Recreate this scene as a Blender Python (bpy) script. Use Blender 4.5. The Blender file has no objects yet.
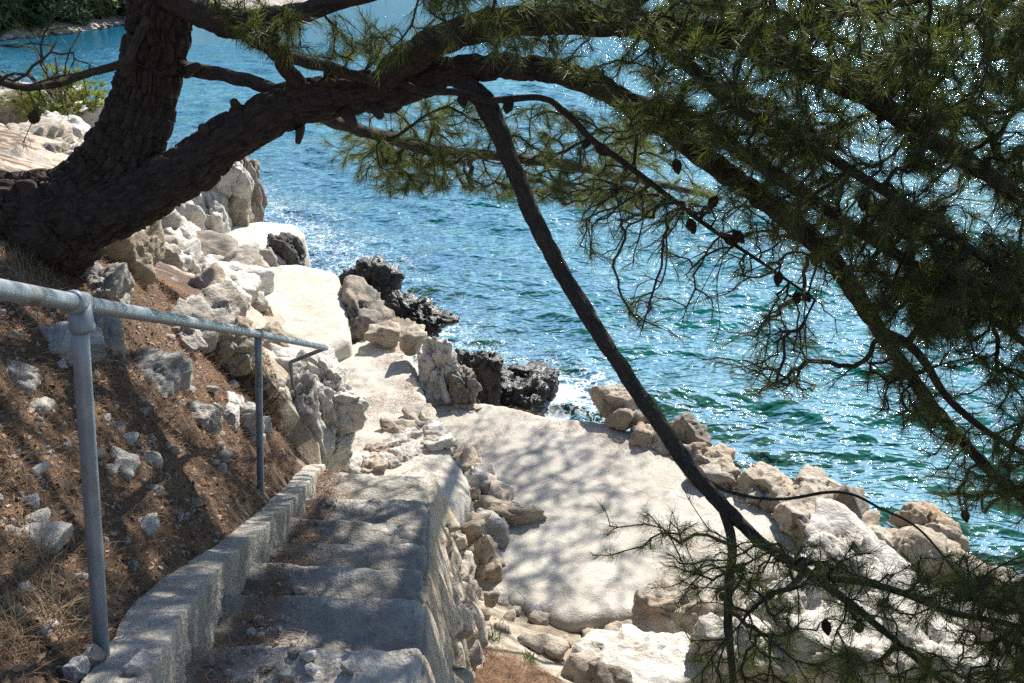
import bpy, bmesh, math, random
import numpy as np
from mathutils import Vector, Matrix

rnd = random.Random(7)
rng = np.random.default_rng(11)
SC = bpy.context.scene
COL = SC.collection
H = 5.5                      # eye height above the water
F = 950.0                    # focal length in pixels of the photograph
PIT = math.radians(22)
CP, SP = math.cos(PIT), math.sin(PIT)

# ------------------------------------------------------------------ view helpers
def ray(u, v):
    a = (u - 512) / F; b = (341.5 - v) / F
    return np.array([a, CP + SP * b, -SP + CP * b])
def aty(u, v, y):
    d = ray(u, v); return d * (y / d[1]) + np.array([0, 0, H])
def atz(u, v, z):
    d = ray(u, v); return d * ((z - H) / d[2]) + np.array([0, 0, H])
def px2m(px, y):            # size in metres of px pixels at horizontal distance y
    return px / F * y * 1.04

# ------------------------------------------------------------------ noise (numpy)
def _hash(ix, iy, iz, seed, raw=False):
    M_ = np.uint64(0xFFFFFFFF)
    def mx(h):
        h = ((h ^ (h >> np.uint64(16))) * np.uint64(0x7feb352d)) & M_
        h = ((h ^ (h >> np.uint64(15))) * np.uint64(0x846ca68b)) & M_
        return h ^ (h >> np.uint64(16))
    sd = np.uint64((int(seed) * 2654435761 + 12345) & 0xFFFFFFFF)
    h = mx((ix.astype(np.int64).astype(np.uint64) & M_) ^ sd)
    h = mx(h ^ ((iy.astype(np.int64).astype(np.uint64) * np.uint64(2)) & M_))
    h = mx(h ^ ((iz.astype(np.int64).astype(np.uint64) * np.uint64(4)) & M_))
    if raw: return h
    return (h & np.uint64(0xFFFFFF)).astype(float) / float(0xFFFFFF)
def vnoise(p, seed=0):
    p = np.asarray(p, float); i = np.floor(p).astype(np.int64); f = p - i
    w = f * f * f * (f * (f * 6 - 15) + 10)
    r = 0; m10 = np.uint64(1023)
    for dx in (0, 1):
        wx = w[:, 0] if dx else 1 - w[:, 0]
        for dy in (0, 1):
            wy = w[:, 1] if dy else 1 - w[:, 1]
            for dz in (0, 1):
                wz = w[:, 2] if dz else 1 - w[:, 2]
                h = _hash(i[:, 0] + dx, i[:, 1] + dy, i[:, 2] + dz, seed, True)
                g = ((h & m10).astype(float) * (f[:, 0] - dx) + ((h >> np.uint64(10)) & m10).astype(float) * (f[:, 1] - dy) + ((h >> np.uint64(20)) & m10).astype(float) * (f[:, 2] - dz)) / 511.5 - (f[:, 0] - dx + f[:, 1] - dy + f[:, 2] - dz)
                r = r + wx * wy * wz * g
    return np.clip(r * 1.55, -1, 1)
def fbm(p, octv=4, seed=0, gain=.5):
    p = np.asarray(p, float); a = 1; s = 0; t = 0
    for o in range(octv):
        s = s + a * vnoise(p * (2.03 ** o) + 17.3 * o, seed + o); t += a; a *= gain
    return s / t
def ridged(p, octv=3, seed=0):
    p = np.asarray(p, float); a = 1; s = 0; t = 0
    for o in range(octv):
        s = s + a * (1 - np.abs(vnoise(p * (2.1 ** o) + 9.1 * o, seed + o))); t += a; a *= .5
    return s / t
def worley(p, seed=0, want_off=False):
    p = np.asarray(p, float); i = np.floor(p).astype(np.int64)
    f1 = np.full(len(p), 9.); f2 = np.full(len(p), 9.); cid = np.zeros(len(p)); off = np.zeros((len(p), 3))
    for dx in (-1, 0, 1):
        for dy in (-1, 0, 1):
            for dz in (-1, 0, 1):
                c = i + np.array([dx, dy, dz])
                q = np.stack([c[:, k] + _hash(c[:, 0], c[:, 1], c[:, 2], seed + 31 * (k + 1)) for k in range(3)], 1)
                d = np.linalg.norm(q - p, axis=1)
                hh = _hash(c[:, 0], c[:, 1], c[:, 2], seed + 777)
                n = d < f1
                f2 = np.where(n, f1, np.minimum(f2, d)); cid = np.where(n, hh, cid); off = np.where(n[:, None], p - q, off); f1 = np.where(n, d, f1)
    if want_off: return f1, f2, cid, off
    return f1, f2, cid
def vec_noise(p, freq, octv=3, seed=0):
    return np.stack([fbm(p * freq, octv, seed + 50 * k) for k in range(3)], 1)
def sstep(a, b, x):
    t = np.clip((x - a) / (b - a), 0, 1); return t * t * (3 - 2 * t)

# ------------------------------------------------------------------ mesh helpers
def make_mesh(name, V, Fc, mat=None, smooth=True, attrs=None):
    me = bpy.data.meshes.new(name)
    V = np.asarray(V, np.float32)
    if isinstance(Fc, np.ndarray):
        k = Fc.shape[1]; n = len(Fc)
        me.vertices.add(len(V)); me.vertices.foreach_set('co', V.ravel())
        me.loops.add(n * k); me.loops.foreach_set('vertex_index', Fc.astype(np.int32).ravel())
        me.polygons.add(n); me.polygons.foreach_set('loop_start', np.arange(0, n * k, k, dtype=np.int32))
        me.polygons.foreach_set('loop_total', np.full(n, k, np.int32))
        me.update(calc_edges=True)
    else:
        me.from_pydata(V.tolist(), [], Fc); me.update()
    me.polygons.foreach_set('use_smooth', np.full(len(me.polygons), smooth))
    if attrs:
        for k, a in attrs.items():
            at = me.attributes.new(k, 'FLOAT', 'POINT'); at.data.foreach_set('value', np.asarray(a, np.float32))
    if mat: me.materials.append(mat)
    me.validate()
    return me
def link(name, me, parent=None, loc=None):
    o = bpy.data.objects.new(name, me); COL.objects.link(o)
    if loc is not None: o.location = loc
    if parent is not None: o.parent = parent
    return o
def tag(o, label=None, cat=None, group=None, kind=None):
    if label: o['label'] = label
    if cat: o['category'] = cat
    if group: o['group'] = group
    if kind: o['kind'] = kind
    return o
def empty(name, loc, label, cat, group=None):
    o = bpy.data.objects.new(name, None); COL.objects.link(o); o.location = loc
    return tag(o, label, cat, group)
def part(name, V, Fc, mat, parent, smooth=True, attrs=None):
    """A child mesh; V is in world space, shifted into the parent's frame."""
    V = np.asarray(V, float) - np.array(parent.location)
    return link(name, make_mesh(name, V, Fc, mat, smooth, attrs), parent)
def top(name, V, Fc, mat, smooth=True, attrs=None):
    """A top-level mesh with its origin at the middle of its base."""
    V = np.asarray(V, float)
    c = np.array([(V[:, 0].min() + V[:, 0].max()) / 2, (V[:, 1].min() + V[:, 1].max()) / 2, V[:, 2].min()])
    return link(name, make_mesh(name, V - c, Fc, mat, smooth, attrs), None, c)
def catmull(P, n):
    P = np.asarray(P, float)
    Q = np.vstack([2 * P[0] - P[1], P, 2 * P[-1] - P[-2]])
    out = []
    for i in range(len(P) - 1):
        a, b, c, d = Q[i], Q[i + 1], Q[i + 2], Q[i + 3]
        for t in np.arange(n) / n:
            out.append(.5 * ((2 * b) + (-a + c) * t + (2 * a - 5 * b + 4 * c - d) * t * t + (-a + 3 * b - 3 * c + d) * t ** 3))
    out.append(P[-1]); return np.array(out)
def frames(P):
    T = np.gradient(P, axis=0); T /= np.linalg.norm(T, axis=1)[:, None] + 1e-9
    N = np.zeros_like(P)
    a = np.array([0, 0, 1.]) if abs(T[0][2]) < .9 else np.array([1., 0, 0])
    n = a - T[0] * (a @ T[0]); n /= np.linalg.norm(n); N[0] = n
    for i in range(1, len(P)):
        n = N[i - 1] - T[i] * (N[i - 1] @ T[i]); n /= np.linalg.norm(n) + 1e-9; N[i] = n
    return T, N, np.cross(T, N)
def tube(P, R, seg=12, cap=True, disp=None):
    P = np.asarray(P, float); R = np.broadcast_to(np.asarray(R, float), (len(P),))
    T, N, B = frames(P)
    th = np.arange(seg) * 2 * math.pi / seg
    ring = N[:, None, :] * np.cos(th)[None, :, None] + B[:, None, :] * np.sin(th)[None, :, None]
    L = np.concatenate([[0], np.cumsum(np.linalg.norm(np.diff(P, axis=0), axis=1))])
    rr = np.repeat(R[:, None], seg, 1)
    if disp is not None: rr = rr + disp(th, L, rr)
    V = (P[:, None, :] + ring * rr[:, :, None]).reshape(-1, 3)
    n = len(P)
    i = np.arange(n - 1)[:, None] * seg; j = np.arange(seg)[None, :]; j2 = (j + 1) % seg
    Fq = np.stack([i + j, i + j2, i + seg + j2, i + seg + j], -1).reshape(-1, 4)
    if cap:
        V = np.vstack([V, P[0], P[-1]])
        a, b = n * seg, n * seg + 1
        jj = np.arange(seg); k2 = (jj + 1) % seg
        c1 = np.stack([np.full(seg, a), k2, jj, jj], -1); c2 = np.stack([np.full(seg, b), (n - 1) * seg + jj, (n - 1) * seg + k2, (n - 1) * seg + k2], -1)
        faces = [tuple(f) for f in Fq.tolist()] + [tuple(f[:3]) for f in c1.tolist()] + [tuple(f[:3]) for f in c2.tolist()]
        return V, faces
    return V, Fq
_ico = {}
def ico(level):
    if level not in _ico:
        bm = bmesh.new(); bmesh.ops.create_icosphere(bm, subdivisions=level, radius=1)
        V = np.array([v.co[:] for v in bm.verts]); Fc = np.array([[v.index for v in f.verts] for f in bm.faces]); bm.free()
        V /= np.linalg.norm(V, axis=1)[:, None]; _ico[level] = (V, Fc)
    return _ico[level]
def rotm(rx, ry, rz):
    return np.array(Matrix.Rotation(rz, 3, 'Z') @ Matrix.Rotation(ry, 3, 'Y') @ Matrix.Rotation(rx, 3, 'X'))
def rock_geo(seed, size, level=4, planes=8, sharp=34, rough=.10, strata=0., crack=.06, flute=0.):
    D, Fc = ico(level); r_ = np.random.default_rng(seed)
    n = r_.normal(size=(planes, 3)); n /= np.linalg.norm(n, axis=1)[:, None]
    n = np.vstack([n, [[0, 0, 1], [0, 0, -1], [1, 0, 0], [-1, 0, 0], [0, 1, 0], [0, -1, 0]] + r_.normal(size=(6, 3)) * .22])
    n /= np.linalg.norm(n, axis=1)[:, None]
    h = r_.uniform(.72, 1.02, len(n))
    dot = np.clip(D @ n.T, 0, None) / h
    r = (dot ** sharp).sum(1) ** (-1 / sharp)
    P = D * r[:, None]
    S = np.array(size); m = float(np.mean(S)); Q = P * S
    o = seed * 3.17
    d = rough * fbm(Q / m * 1.6 + o, 5, seed) + .28 * rough * fbm(Q / m * 6 + o, 3, seed + 5)
    for fq, am in ((1.5, .36), (3.4, .085)):          # broken faces of two sizes
        if not crack: break
        wq = Q / m * fq * np.array([1, 1, .8]) + .18 * vec_noise(Q / m, 2.2, 2, seed + 11) + o
        f1, f2, c, of = worley(wq, seed + int(fq * 10), True)
        tl = np.stack([_hash((c * 99991).astype(np.int64), (c * 77).astype(np.int64), (c * 5).astype(np.int64) + k, seed + k) for k in range(3)], 1) - .5
        d = d + am * ((of * tl).sum(1) + .22 * (c - .5) - .10 * (1 - sstep(0, .08, f2 - f1)))
    if crack:
        f1, f2, c = worley(Q / m * np.array([1.7, 1.7, 1.2]) + o, seed)
        d = d - crack * .6 * (1 - sstep(0, .10, f2 - f1)) + crack * .6 * (c - .5)
    if strata:
        w = Q[:, 2] / m + .35 * Q[:, 0] / m + .25 * fbm(Q / m * 1.3, 3, seed + 3)
        l = np.floor(w * 7); d = d + strata * (_hash(l.astype(np.int64), l.astype(np.int64) * 0, l.astype(np.int64) * 0, seed) - .5)
    if flute:
        f1, f2, c = worley(np.stack([Q[:, 0] / m * 3.2, Q[:, 1] / m * 3.2, Q[:, 2] / m * .5], 1) + .25 * vec_noise(Q / m, 2, 2, seed), seed + 9)
        d = d - flute * (1 - sstep(0, .3, f2 - f1)) + flute * 1.5 * (c - .5)
    P = Q + D * (d * m)[:, None]
    return P, Fc
def grid_faces(nr, nc):
    i = np.arange(nr - 1)[:, None] * nc; j = np.arange(nc - 1)[None, :]
    return np.stack([i + j, i + j + 1, i + nc + j + 1, i + nc + j], -1).reshape(-1, 4)
def rough_hex(C, step=.03, r=.03, amp=.012, freq=6, seed=0, pit=0.):
    """C: 8 corners, bottom 4 then top 4, both in the same turn. Worn, rounded, slightly uneven block."""
    C = np.asarray(C, float)
    dx = np.linalg.norm(C[1] - C[0]); dy = np.linalg.norm(C[3] - C[0]); dz = np.linalg.norm(C[4] - C[0])
    dims = np.array([dx, dy, dz]); V = []; Fc = []; off = 0
    for ax in range(3):
        a, b = [(1, 2), (0, 2), (0, 1)][ax]
        for side in (0, 1):
            na = max(2, int(dims[a] / step) + 2); nb = max(2, int(dims[b] / step) + 2)
            A, B = np.meshgrid(np.linspace(0, 1, na), np.linspace(0, 1, nb), indexing='ij')
            p = np.zeros((na * nb, 3)); p[:, a] = A.ravel(); p[:, b] = B.ravel(); p[:, ax] = side
            f = grid_faces(na, nb)
            if (side == 0) ^ (ax == 1): f = f[:, ::-1]
            V.append(p); Fc.append(f + off); off += len(p)
    p = np.vstack(V); Fc = np.vstack(Fc)
    q = p * dims; lo = np.minimum(r, dims / 2 - 1e-4); qi = np.clip(q, lo, dims - lo); dv = q - qi
    L = np.linalg.norm(dv, axis=1)[:, None]
    q = np.where(L > 1e-9, qi + dv / np.maximum(L, 1e-9) * lo.min(), q); p = q / dims
    w = [(1 - p[:, 0]) * (1 - p[:, 1]), p[:, 0] * (1 - p[:, 1]), p[:, 0] * p[:, 1], (1 - p[:, 0]) * p[:, 1]]
    W = sum(w[k][:, None] * ((1 - p[:, 2])[:, None] * C[k] + p[:, 2][:, None] * C[k + 4]) for k in range(4))
    W = W + amp * vec_noise(W, freq, 4, seed)
    if pit: W[:, 2] += pit * fbm(W * 22, 3, seed + 8)
    key = np.round(W, 5); _, idx, inv = np.unique(key, axis=0, return_index=True, return_inverse=True)
    return W[idx], inv.ravel()[Fc]
def join(parts):
    V = []; Fc = []; o = 0
    for v, f in parts:
        V.append(np.asarray(v)); Fc += [tuple(int(i) + o for i in q) for q in (f.tolist() if isinstance(f, np.ndarray) else f)]; o += len(v)
    return np.vstack(V), Fc

# ------------------------------------------------------------------ materials
class M:
    def __init__(s, name):
        s.m = bpy.data.materials.new(name); s.m.use_nodes = True; s.t = s.m.node_tree; s.n = s.t.nodes; s.l = s.t.links
        s.n.clear(); s.out = s.n.new('ShaderNodeOutputMaterial')
    def add(s, typ, **kw):
        nd = s.n.new(typ)
        for k, v in kw.items():
            if k == 'i':
                for kk, vv in v.items():
                    if isinstance(vv, bpy.types.NodeSocket): s.l.new(vv, nd.inputs[kk])
                    else: nd.inputs[kk].default_value = vv
            else: setattr(nd, k, v)
        return nd
    def coord(s, w='Object'): return s.add('ShaderNodeTexCoord').outputs[w]
    def pos(s): return s.add('ShaderNodeNewGeometry').outputs['Position']
    def noise(s, v, scale, detail=5, rough=.55, dist=0):
        return s.add('ShaderNodeTexNoise', i={'Vector': v, 'Scale': scale, 'Detail': detail, 'Roughness': rough, 'Distortion': dist}).outputs['Fac']
    def voro(s, v, scale, feature='F1', out='Distance', rnd_=1.):
        return s.add('ShaderNodeTexVoronoi', feature=feature, i={'Vector': v, 'Scale': scale, 'Randomness': rnd_}).outputs[out]
    def ramp(s, f, stops):
        r = s.add('ShaderNodeValToRGB', i={'Fac': f}); e = r.color_ramp.elements
        while len(e) < len(stops): e.new(.5)
        for q, (p, c) in zip(e, stops):
            q.position = p; q.color = (c, c, c, 1) if isinstance(c, (int, float)) else (*c, 1)
        return r.outputs['Color']
    def mix(s, f, a, b, typ='MIX'):
        nd = s.add('ShaderNodeMix', data_type='RGBA', blend_type=typ)
        for k, v in ((0, f), (6, a), (7, b)):
            if isinstance(v, bpy.types.NodeSocket): s.l.new(v, nd.inputs[k])
            else: nd.inputs[k].default_value = v if k == 0 else (*v, 1)
        return nd.outputs[2]
    def math(s, op, a, b=0., clamp=False):
        nd = s.add('ShaderNodeMath', operation=op, use_clamp=clamp)
        for k, v in ((0, a), (1, b)):
            if isinstance(v, bpy.types.NodeSocket): s.l.new(v, nd.inputs[k])
            else: nd.inputs[k].default_value = v
        return nd.outputs[0]
    def scale(s, v, sc):
        return s.add('ShaderNodeMapping', i={'Vector': v, 'Scale': sc}).outputs['Vector']
    def bump(s, h, strength, dist, normal=None):
        i = {'Height': h, 'Strength': strength, 'Distance': dist}
        if normal is not None: i['Normal'] = normal
        return s.add('ShaderNodeBump', i=i).outputs['Normal']
    def attr(s, n): return s.add('ShaderNodeAttribute', attribute_name=n).outputs['Fac']
    def sep(s, v): return s.add('ShaderNodeSeparateXYZ', i={'Vector': v}).outputs
    def bsdf(s, **i):
        return s.add('ShaderNodeBsdfPrincipled', i={k.replace('_', ' '): v for k, v in i.items()}).outputs[0]
    def done(s, sh): s.l.new(sh, s.out.inputs['Surface']); return s.m

def limestone(name, c1, c2, stain=.5, wet=.25, wetn=.35, ochre=(.40, .22, .09), grey=.35):
    m = M(name); w = m.pos()
    n1 = m.noise(w, 1.7, 6, .6); n2 = m.noise(w, 7, 7, .65); n3 = m.noise(w, 45, 4, .7)
    col = m.mix(m.ramp(n1, [(.35, 0), (.65, 1)]), c1, c2)
    col = m.mix(m.ramp(n2, [(.40, 0), (.75, .75)]), col, tuple(x * .62 for x in c2))
    so = m.ramp(m.noise(m.scale(w, (1, 1, 1.6)), 2.3, 5, .7, .6), [(.52, 0), (.68, stain)])
    col = m.mix(so, col, ochre)
    sg = m.ramp(m.noise(w, 3.6, 8, .72), [(.50, 0), (.64, grey)])
    col = m.mix(sg, col, (.16, .15, .14))
    cr = m.voro(m.add('ShaderNodeVectorMath', operation='ADD', i={0: w, 1: m.add('ShaderNodeVectorMath', operation='SCALE', i={0: m.add('ShaderNodeTexNoise', i={'Vector': w, 'Scale': 3.}).outputs['Color'], 'Scale': .35}).outputs[0]}).outputs[0], 3.2, 'DISTANCE_TO_EDGE')
    crk = m.ramp(cr, [(0., 0), (.035, 1)])
    col = m.mix(m.ramp(n3, [(.45, 0), (.8, .5)]), col, tuple(x * .6 for x in c1))
    col = m.mix(m.math('MULTIPLY', m.ramp(cr, [(0., .55), (.02, 0)]), m.ramp(n2, [(.4, 0), (.6, 1)])), col, (.10, .08, .06))
    z = m.sep(w)[2]
    wz = m.math('SUBTRACT', m.math('ADD', m.math('MULTIPLY', m.math('SUBTRACT', m.noise(w, 2.4, 5, .65), .5), wetn * 4), wet), z)
    wf = m.ramp(wz, [(0, 0), (.16, 1)])
    col = m.mix(wf, col, (.018, .016, .013))
    rough = m.mix(wf, (.88, .88, .88), (.34, .34, .34))
    st_ = m.noise(m.add('ShaderNodeMapping', i={'Vector': w, 'Rotation': (.5, .35, .3), 'Scale': (2.2, 2.2, 9.)}).outputs[0], 2.2, 6, .68, .5)
    b = m.bump(st_, .75, .05); b = m.bump(n2, .8, .05, b); b = m.bump(n3, .6, .012, b)
    return m.done(m.bsdf(Base_Color=col, Roughness=rough, Normal=b))
ROCK = limestone('limestone', (.52, .47, .40), (.43, .36, .28))
ROCK_W = limestone('white_limestone', (.70, .67, .62), (.60, .55, .48), stain=.25, grey=.3)
ROCK_T = limestone('tan_limestone', (.50, .43, .335), (.43, .345, .25), stain=.5, grey=.25)
ROCK_S = limestone('slope_limestone', (.54, .51, .47), (.45, .41, .36), stain=.45, grey=.3)
ROCK_B = limestone('wet_black_rock', (.10, .09, .08), (.05, .045, .04), stain=.12, wet=1.7, wetn=.35, grey=.7)
ROCK_H = limestone('half_wet_limestone', (.36, .32, .27), (.26, .22, .17), wet=.62, wetn=.3, grey=.6)

WALLST = limestone('wall_limestone', (.60, .54, .46), (.52, .43, .32), stain=.6, grey=.18)
def concrete(name, c1, c2, pit=.5, stain=(.36, .30, .22), agg=.5, cracks=.4, vary=0., dirt=False):
    m = M(name); w = m.pos()
    n1 = m.noise(w, 1.1, 6, .62, .4); n2 = m.noise(w, 9, 7, .7); n3 = m.noise(w, 70, 3, .6)
    col = m.mix(m.ramp(n1, [(.38, 0), (.60, 1)]), c1, c2)
    col = m.mix(m.ramp(n2, [(.44, 0), (.72, .8)]), col, stain)
    v = m.voro(w, 62, 'F1', 'Distance'); vc = m.voro(w, 62, 'F1', 'Color')
    st = m.math('MULTIPLY', m.ramp(v, [(.22, 1), (.42, 0)]), m.ramp(m.sep(vc)[0], [(.45, 0), (.6, agg)]))
    col = m.mix(st, col, m.mix(m.sep(vc)[1], (.20, .18, .16), (.58, .54, .47)))
    col = m.mix(m.ramp(n3, [(.5, 0), (.8, .45)]), col, tuple(x * .5 for x in c1))
    ds = m.ramp(m.noise(w, 4.3, 8, .75), [(.54, 0), (.68, .7)])
    col = m.mix(ds, col, (.17, .15, .13))
    pt = m.ramp(m.noise(w, .55, 6, .7, 1.), [(.50, 0), (.56, .45)])
    col = m.mix(pt, col, tuple(x * .62 for x in c2))
    wd = m.add('ShaderNodeVectorMath', operation='ADD', i={0: w, 1: m.add('ShaderNodeVectorMath', operation='SCALE', i={0: m.add('ShaderNodeTexNoise', i={'Vector': w, 'Scale': 2.2, 'Detail': 6.}).outputs['Color'], 'Scale': .55}).outputs[0]}).outputs[0]
    ck = m.voro(wd, .75, 'DISTANCE_TO_EDGE'); ckf = m.math('MULTIPLY', m.ramp(ck, [(0., 1), (.008, 0)]), m.ramp(n1, [(.52, 0), (.58, cracks)]))
    col = m.mix(ckf, col, (.07, .06, .05))
    r = m.add('ShaderNodeObjectInfo').outputs['Random']
    col = m.mix(1., col, m.mix(r, (1 - vary,) * 3, (1., 1., 1.)), 'MULTIPLY')
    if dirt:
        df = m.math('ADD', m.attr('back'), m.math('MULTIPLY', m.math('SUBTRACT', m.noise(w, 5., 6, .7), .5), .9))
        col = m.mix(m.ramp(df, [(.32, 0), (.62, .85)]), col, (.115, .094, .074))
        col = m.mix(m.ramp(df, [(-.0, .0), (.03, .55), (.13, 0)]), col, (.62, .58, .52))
    z = m.sep(w)[2]
    wz = m.math('SUBTRACT', m.math('ADD', m.math('MULTIPLY', m.math('SUBTRACT', m.noise(w, 2.4, 5, .65), .5), 1.1), .32), z)
    wf = m.ramp(wz, [(0, 0), (.16, 1)])
    col = m.mix(wf, col, (.022, .020, .016))
    b = m.bump(m.math('SUBTRACT', 1., ckf), .5, .015); b = m.bump(n1, .3, .06, b); b = m.bump(n2, pit, .04, b); b = m.bump(v, pit * .8, .012, b); b = m.bump(n3, .5, .006, b)
    return m.done(m.bsdf(Base_Color=col, Roughness=m.mix(wf, (.92, .92, .92), (.4, .4, .4)), Normal=b))
CONC = concrete('weathered_concrete', (.46, .43, .385), (.36, .335, .295), pit=.6, agg=.9, vary=.45)
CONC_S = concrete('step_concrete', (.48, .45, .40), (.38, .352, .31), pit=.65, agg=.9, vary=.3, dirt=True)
CONC_P = concrete('bleached_concrete', (.55, .51, .445), (.44, .405, .345), pit=.35, stain=(.40, .355, .29), agg=.25)
CONC_W = concrete('white_concrete', (.62, .59, .53), (.54, .49, .40), pit=.5, stain=(.50, .42, .28), agg=.3)

def ground_mat():
    m = M('needle_strewn_earth'); w = m.pos()
    n1 = m.noise(w, 2.2, 6, .65); n2 = m.noise(w, 18, 6, .7); n3 = m.noise(w, 60, 4, .7)
    col = m.mix(m.ramp(n1, [(.35, 0), (.65, 1)]), (.080, .046, .029), (.155, .092, .057))
    col = m.mix(m.ramp(n2, [(.38, .8), (.6, 0)]), col, (.05, .032, .022))
    col = m.mix(m.ramp(n3, [(.52, 0), (.75, .65)]), col, (.30, .20, .125))
    # bare rock where the soil is gone
    rn = m.noise(w, 5, 7, .7)
    rc = m.mix(m.ramp(m.noise(w, 1.6, 6, .65), [(.35, 0), (.65, 1)]), (.50, .44, .36), (.36, .28, .19))
    rc = m.mix(m.ramp(rn, [(.5, 0), (.72, .8)]), rc, (.17, .13, .10))
    f = m.math('ADD', m.attr('rocky'), m.math('MULTIPLY', m.math('SUBTRACT', m.noise(w, 3, 6, .7), .5), 1.1))
    f = m.ramp(f, [(.44, 0), (.56, 1)])
    col = m.mix(f, col, rc)
    z = m.sep(w)[2]
    wz = m.math('SUBTRACT', m.math('ADD', m.math('MULTIPLY', m.math('SUBTRACT', m.noise(w, 2.4, 5, .65), .5), .8), .25), z)
    col = m.mix(m.ramp(wz, [(0, 0), (.2, 1)]), col, (.022, .022, .014))
    # the bottom below the water: pale stones and weed
    sb = m.mix(m.ramp(m.noise(w, 1.3, 6, .7), [(.42, 0), (.6, 1)]), (.20, .20, .10), (.045, .045, .02))
    col = m.mix(m.ramp(m.math('MULTIPLY', z, -1), [(.12, 0), (.45, 1)]), col, sb)
    b = m.bump(rn, .6, .06); b = m.bump(n2, .9, .03, b); b = m.bump(n3, .7, .012, b)
    return m.done(m.bsdf(Base_Color=col, Roughness=.95, Normal=b))
GROUND = ground_mat()

def bark_mat(name, c1, c2, c3, sc=1., tube_=True):
    m = M(name); w0 = m.pos()
    w = m.add('ShaderNodeCombineXYZ', i={0: m.attr('bx'), 1: m.attr('by'), 2: m.attr('bz')}).outputs[0] if tube_ else w0
    n1 = m.noise(w0, 9, 6, .7); n2 = m.noise(w0, 55, 5, .7)
    wd = m.add('ShaderNodeVectorMath', operation='ADD', i={0: w, 1: m.add('ShaderNodeVectorMath', operation='SCALE', i={0: m.add('ShaderNodeTexNoise', i={'Vector': w, 'Scale': 14., 'Detail': 4.}).outputs['Color'], 'Scale': .05}).outputs[0]}).outputs[0]
    v = m.voro(wd, 30 * sc, 'DISTANCE_TO_EDGE'); n4 = m.noise(wd, 45 * sc, 5, .65)
    col = m.mix(m.ramp(n1, [(.35, 0), (.66, 1)]), c1, c2)
    col = m.mix(m.ramp(n2, [(.48, 0), (.7, .7)]), col, c3)
    col = m.mix(m.ramp(n4, [(.35, .7), (.5, 0)]), col, tuple(x * .4 for x in c1))
    b = m.bump(m.ramp(v, [(0, 0), (.16, 1)]), .35, .012); b = m.bump(n4, .9, .018, b); b = m.bump(n2, .7, .006, b)
    return m.done(m.bsdf(Base_Color=col, Roughness=.95, Normal=b))
BARK = bark_mat('pine_bark', (.042, .028, .021), (.070, .050, .038), (.125, .095, .075))
BARK_G = bark_mat('grey_branch_bark', (.045, .036, .029), (.078, .064, .052), (.15, .13, .11), 1.6)
TWIG = bark_mat('twig_bark', (.075, .055, .042), (.11, .085, .065), (.15, .12, .10), 2., False)
CONE = bark_mat('cone_scales', (.055, .034, .022), (.085, .055, .035), (.11, .08, .055), 3., False)

def needle_mat(name, a, b, trans=.45):
    m = M(name)
    r = m.add('ShaderNodeNewGeometry').outputs['Random Per Island']
    n = m.noise(m.pos(), 1.4, 3, .5)
    col = m.mix(r, a, b); col = m.mix(m.ramp(n, [(.4, 0), (.65, .5)]), col, tuple(x * .6 for x in a))
    col = m.mix(m.ramp(r, [(.955, 0), (.97, 1)]), col, (.22, .13, .05))
    d = m.bsdf(Base_Color=col, Roughness=.5)
    t = m.add('ShaderNodeBsdfTranslucent', i={'Color': m.mix(.5, col, (.30, .36, .05))}).outputs[0]
    s = m.add('ShaderNodeMixShader', i={0: trans, 1: d, 2: t}).outputs[0]
    return m.done(s)
NEEDLE = needle_mat('pine_needles', (.026, .050, .021), (.052, .082, .029))
NEEDLE_Y = needle_mat('young_pine_needles', (.17, .21, .05), (.24, .25, .07), .5)
def plain(name, a, b, rough=.9, sc=3.):
    m = M(name); r = m.add('ShaderNodeNewGeometry').outputs['Random Per Island']
    return m.done(m.bsdf(Base_Color=m.mix(r, a, b), Roughness=rough))
LITTER = plain('fallen_needles', (.085, .044, .023), (.34, .19, .095))
LEAFY = plain('dead_leaves', (.07, .036, .02), (.44, .28, .16))
STRAW = plain('dry_straw', (.22, .155, .085), (.36, .27, .155))
HERB = plain('green_herb', (.07, .11, .025), (.12, .16, .04))

def galv():
    m = M('galvanised_steel'); w = m.coord('Object')
    n = m.noise(w, 14, 5, .7); n2 = m.noise(w, 40, 5, .6)
    col = m.mix(m.ramp(n, [(.35, 0), (.7, 1)]), (.19, .215, .25), (.27, .30, .34))
    col = m.mix(m.ramp(n2, [(.55, 0), (.75, .15)]), col, (.40, .41, .43))
    col = m.mix(m.ramp(m.noise(w, 5, 6, .75), [(.56, 0), (.66, .8)]), col, (.13, .085, .055))
    col = m.mix(m.ramp(m.noise(m.scale(w, (1, 1, .25)), 30, 5, .75), [(.5, 0), (.7, .6)]), col, (.34, .36, .38))
    return m.done(m.bsdf(Base_Color=col, Metallic=.4, Roughness=m.mix(n, (.42, .42, .42), (.62, .62, .62)), Normal=m.bump(n2, .12, .002)))
STEEL = galv()

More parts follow.
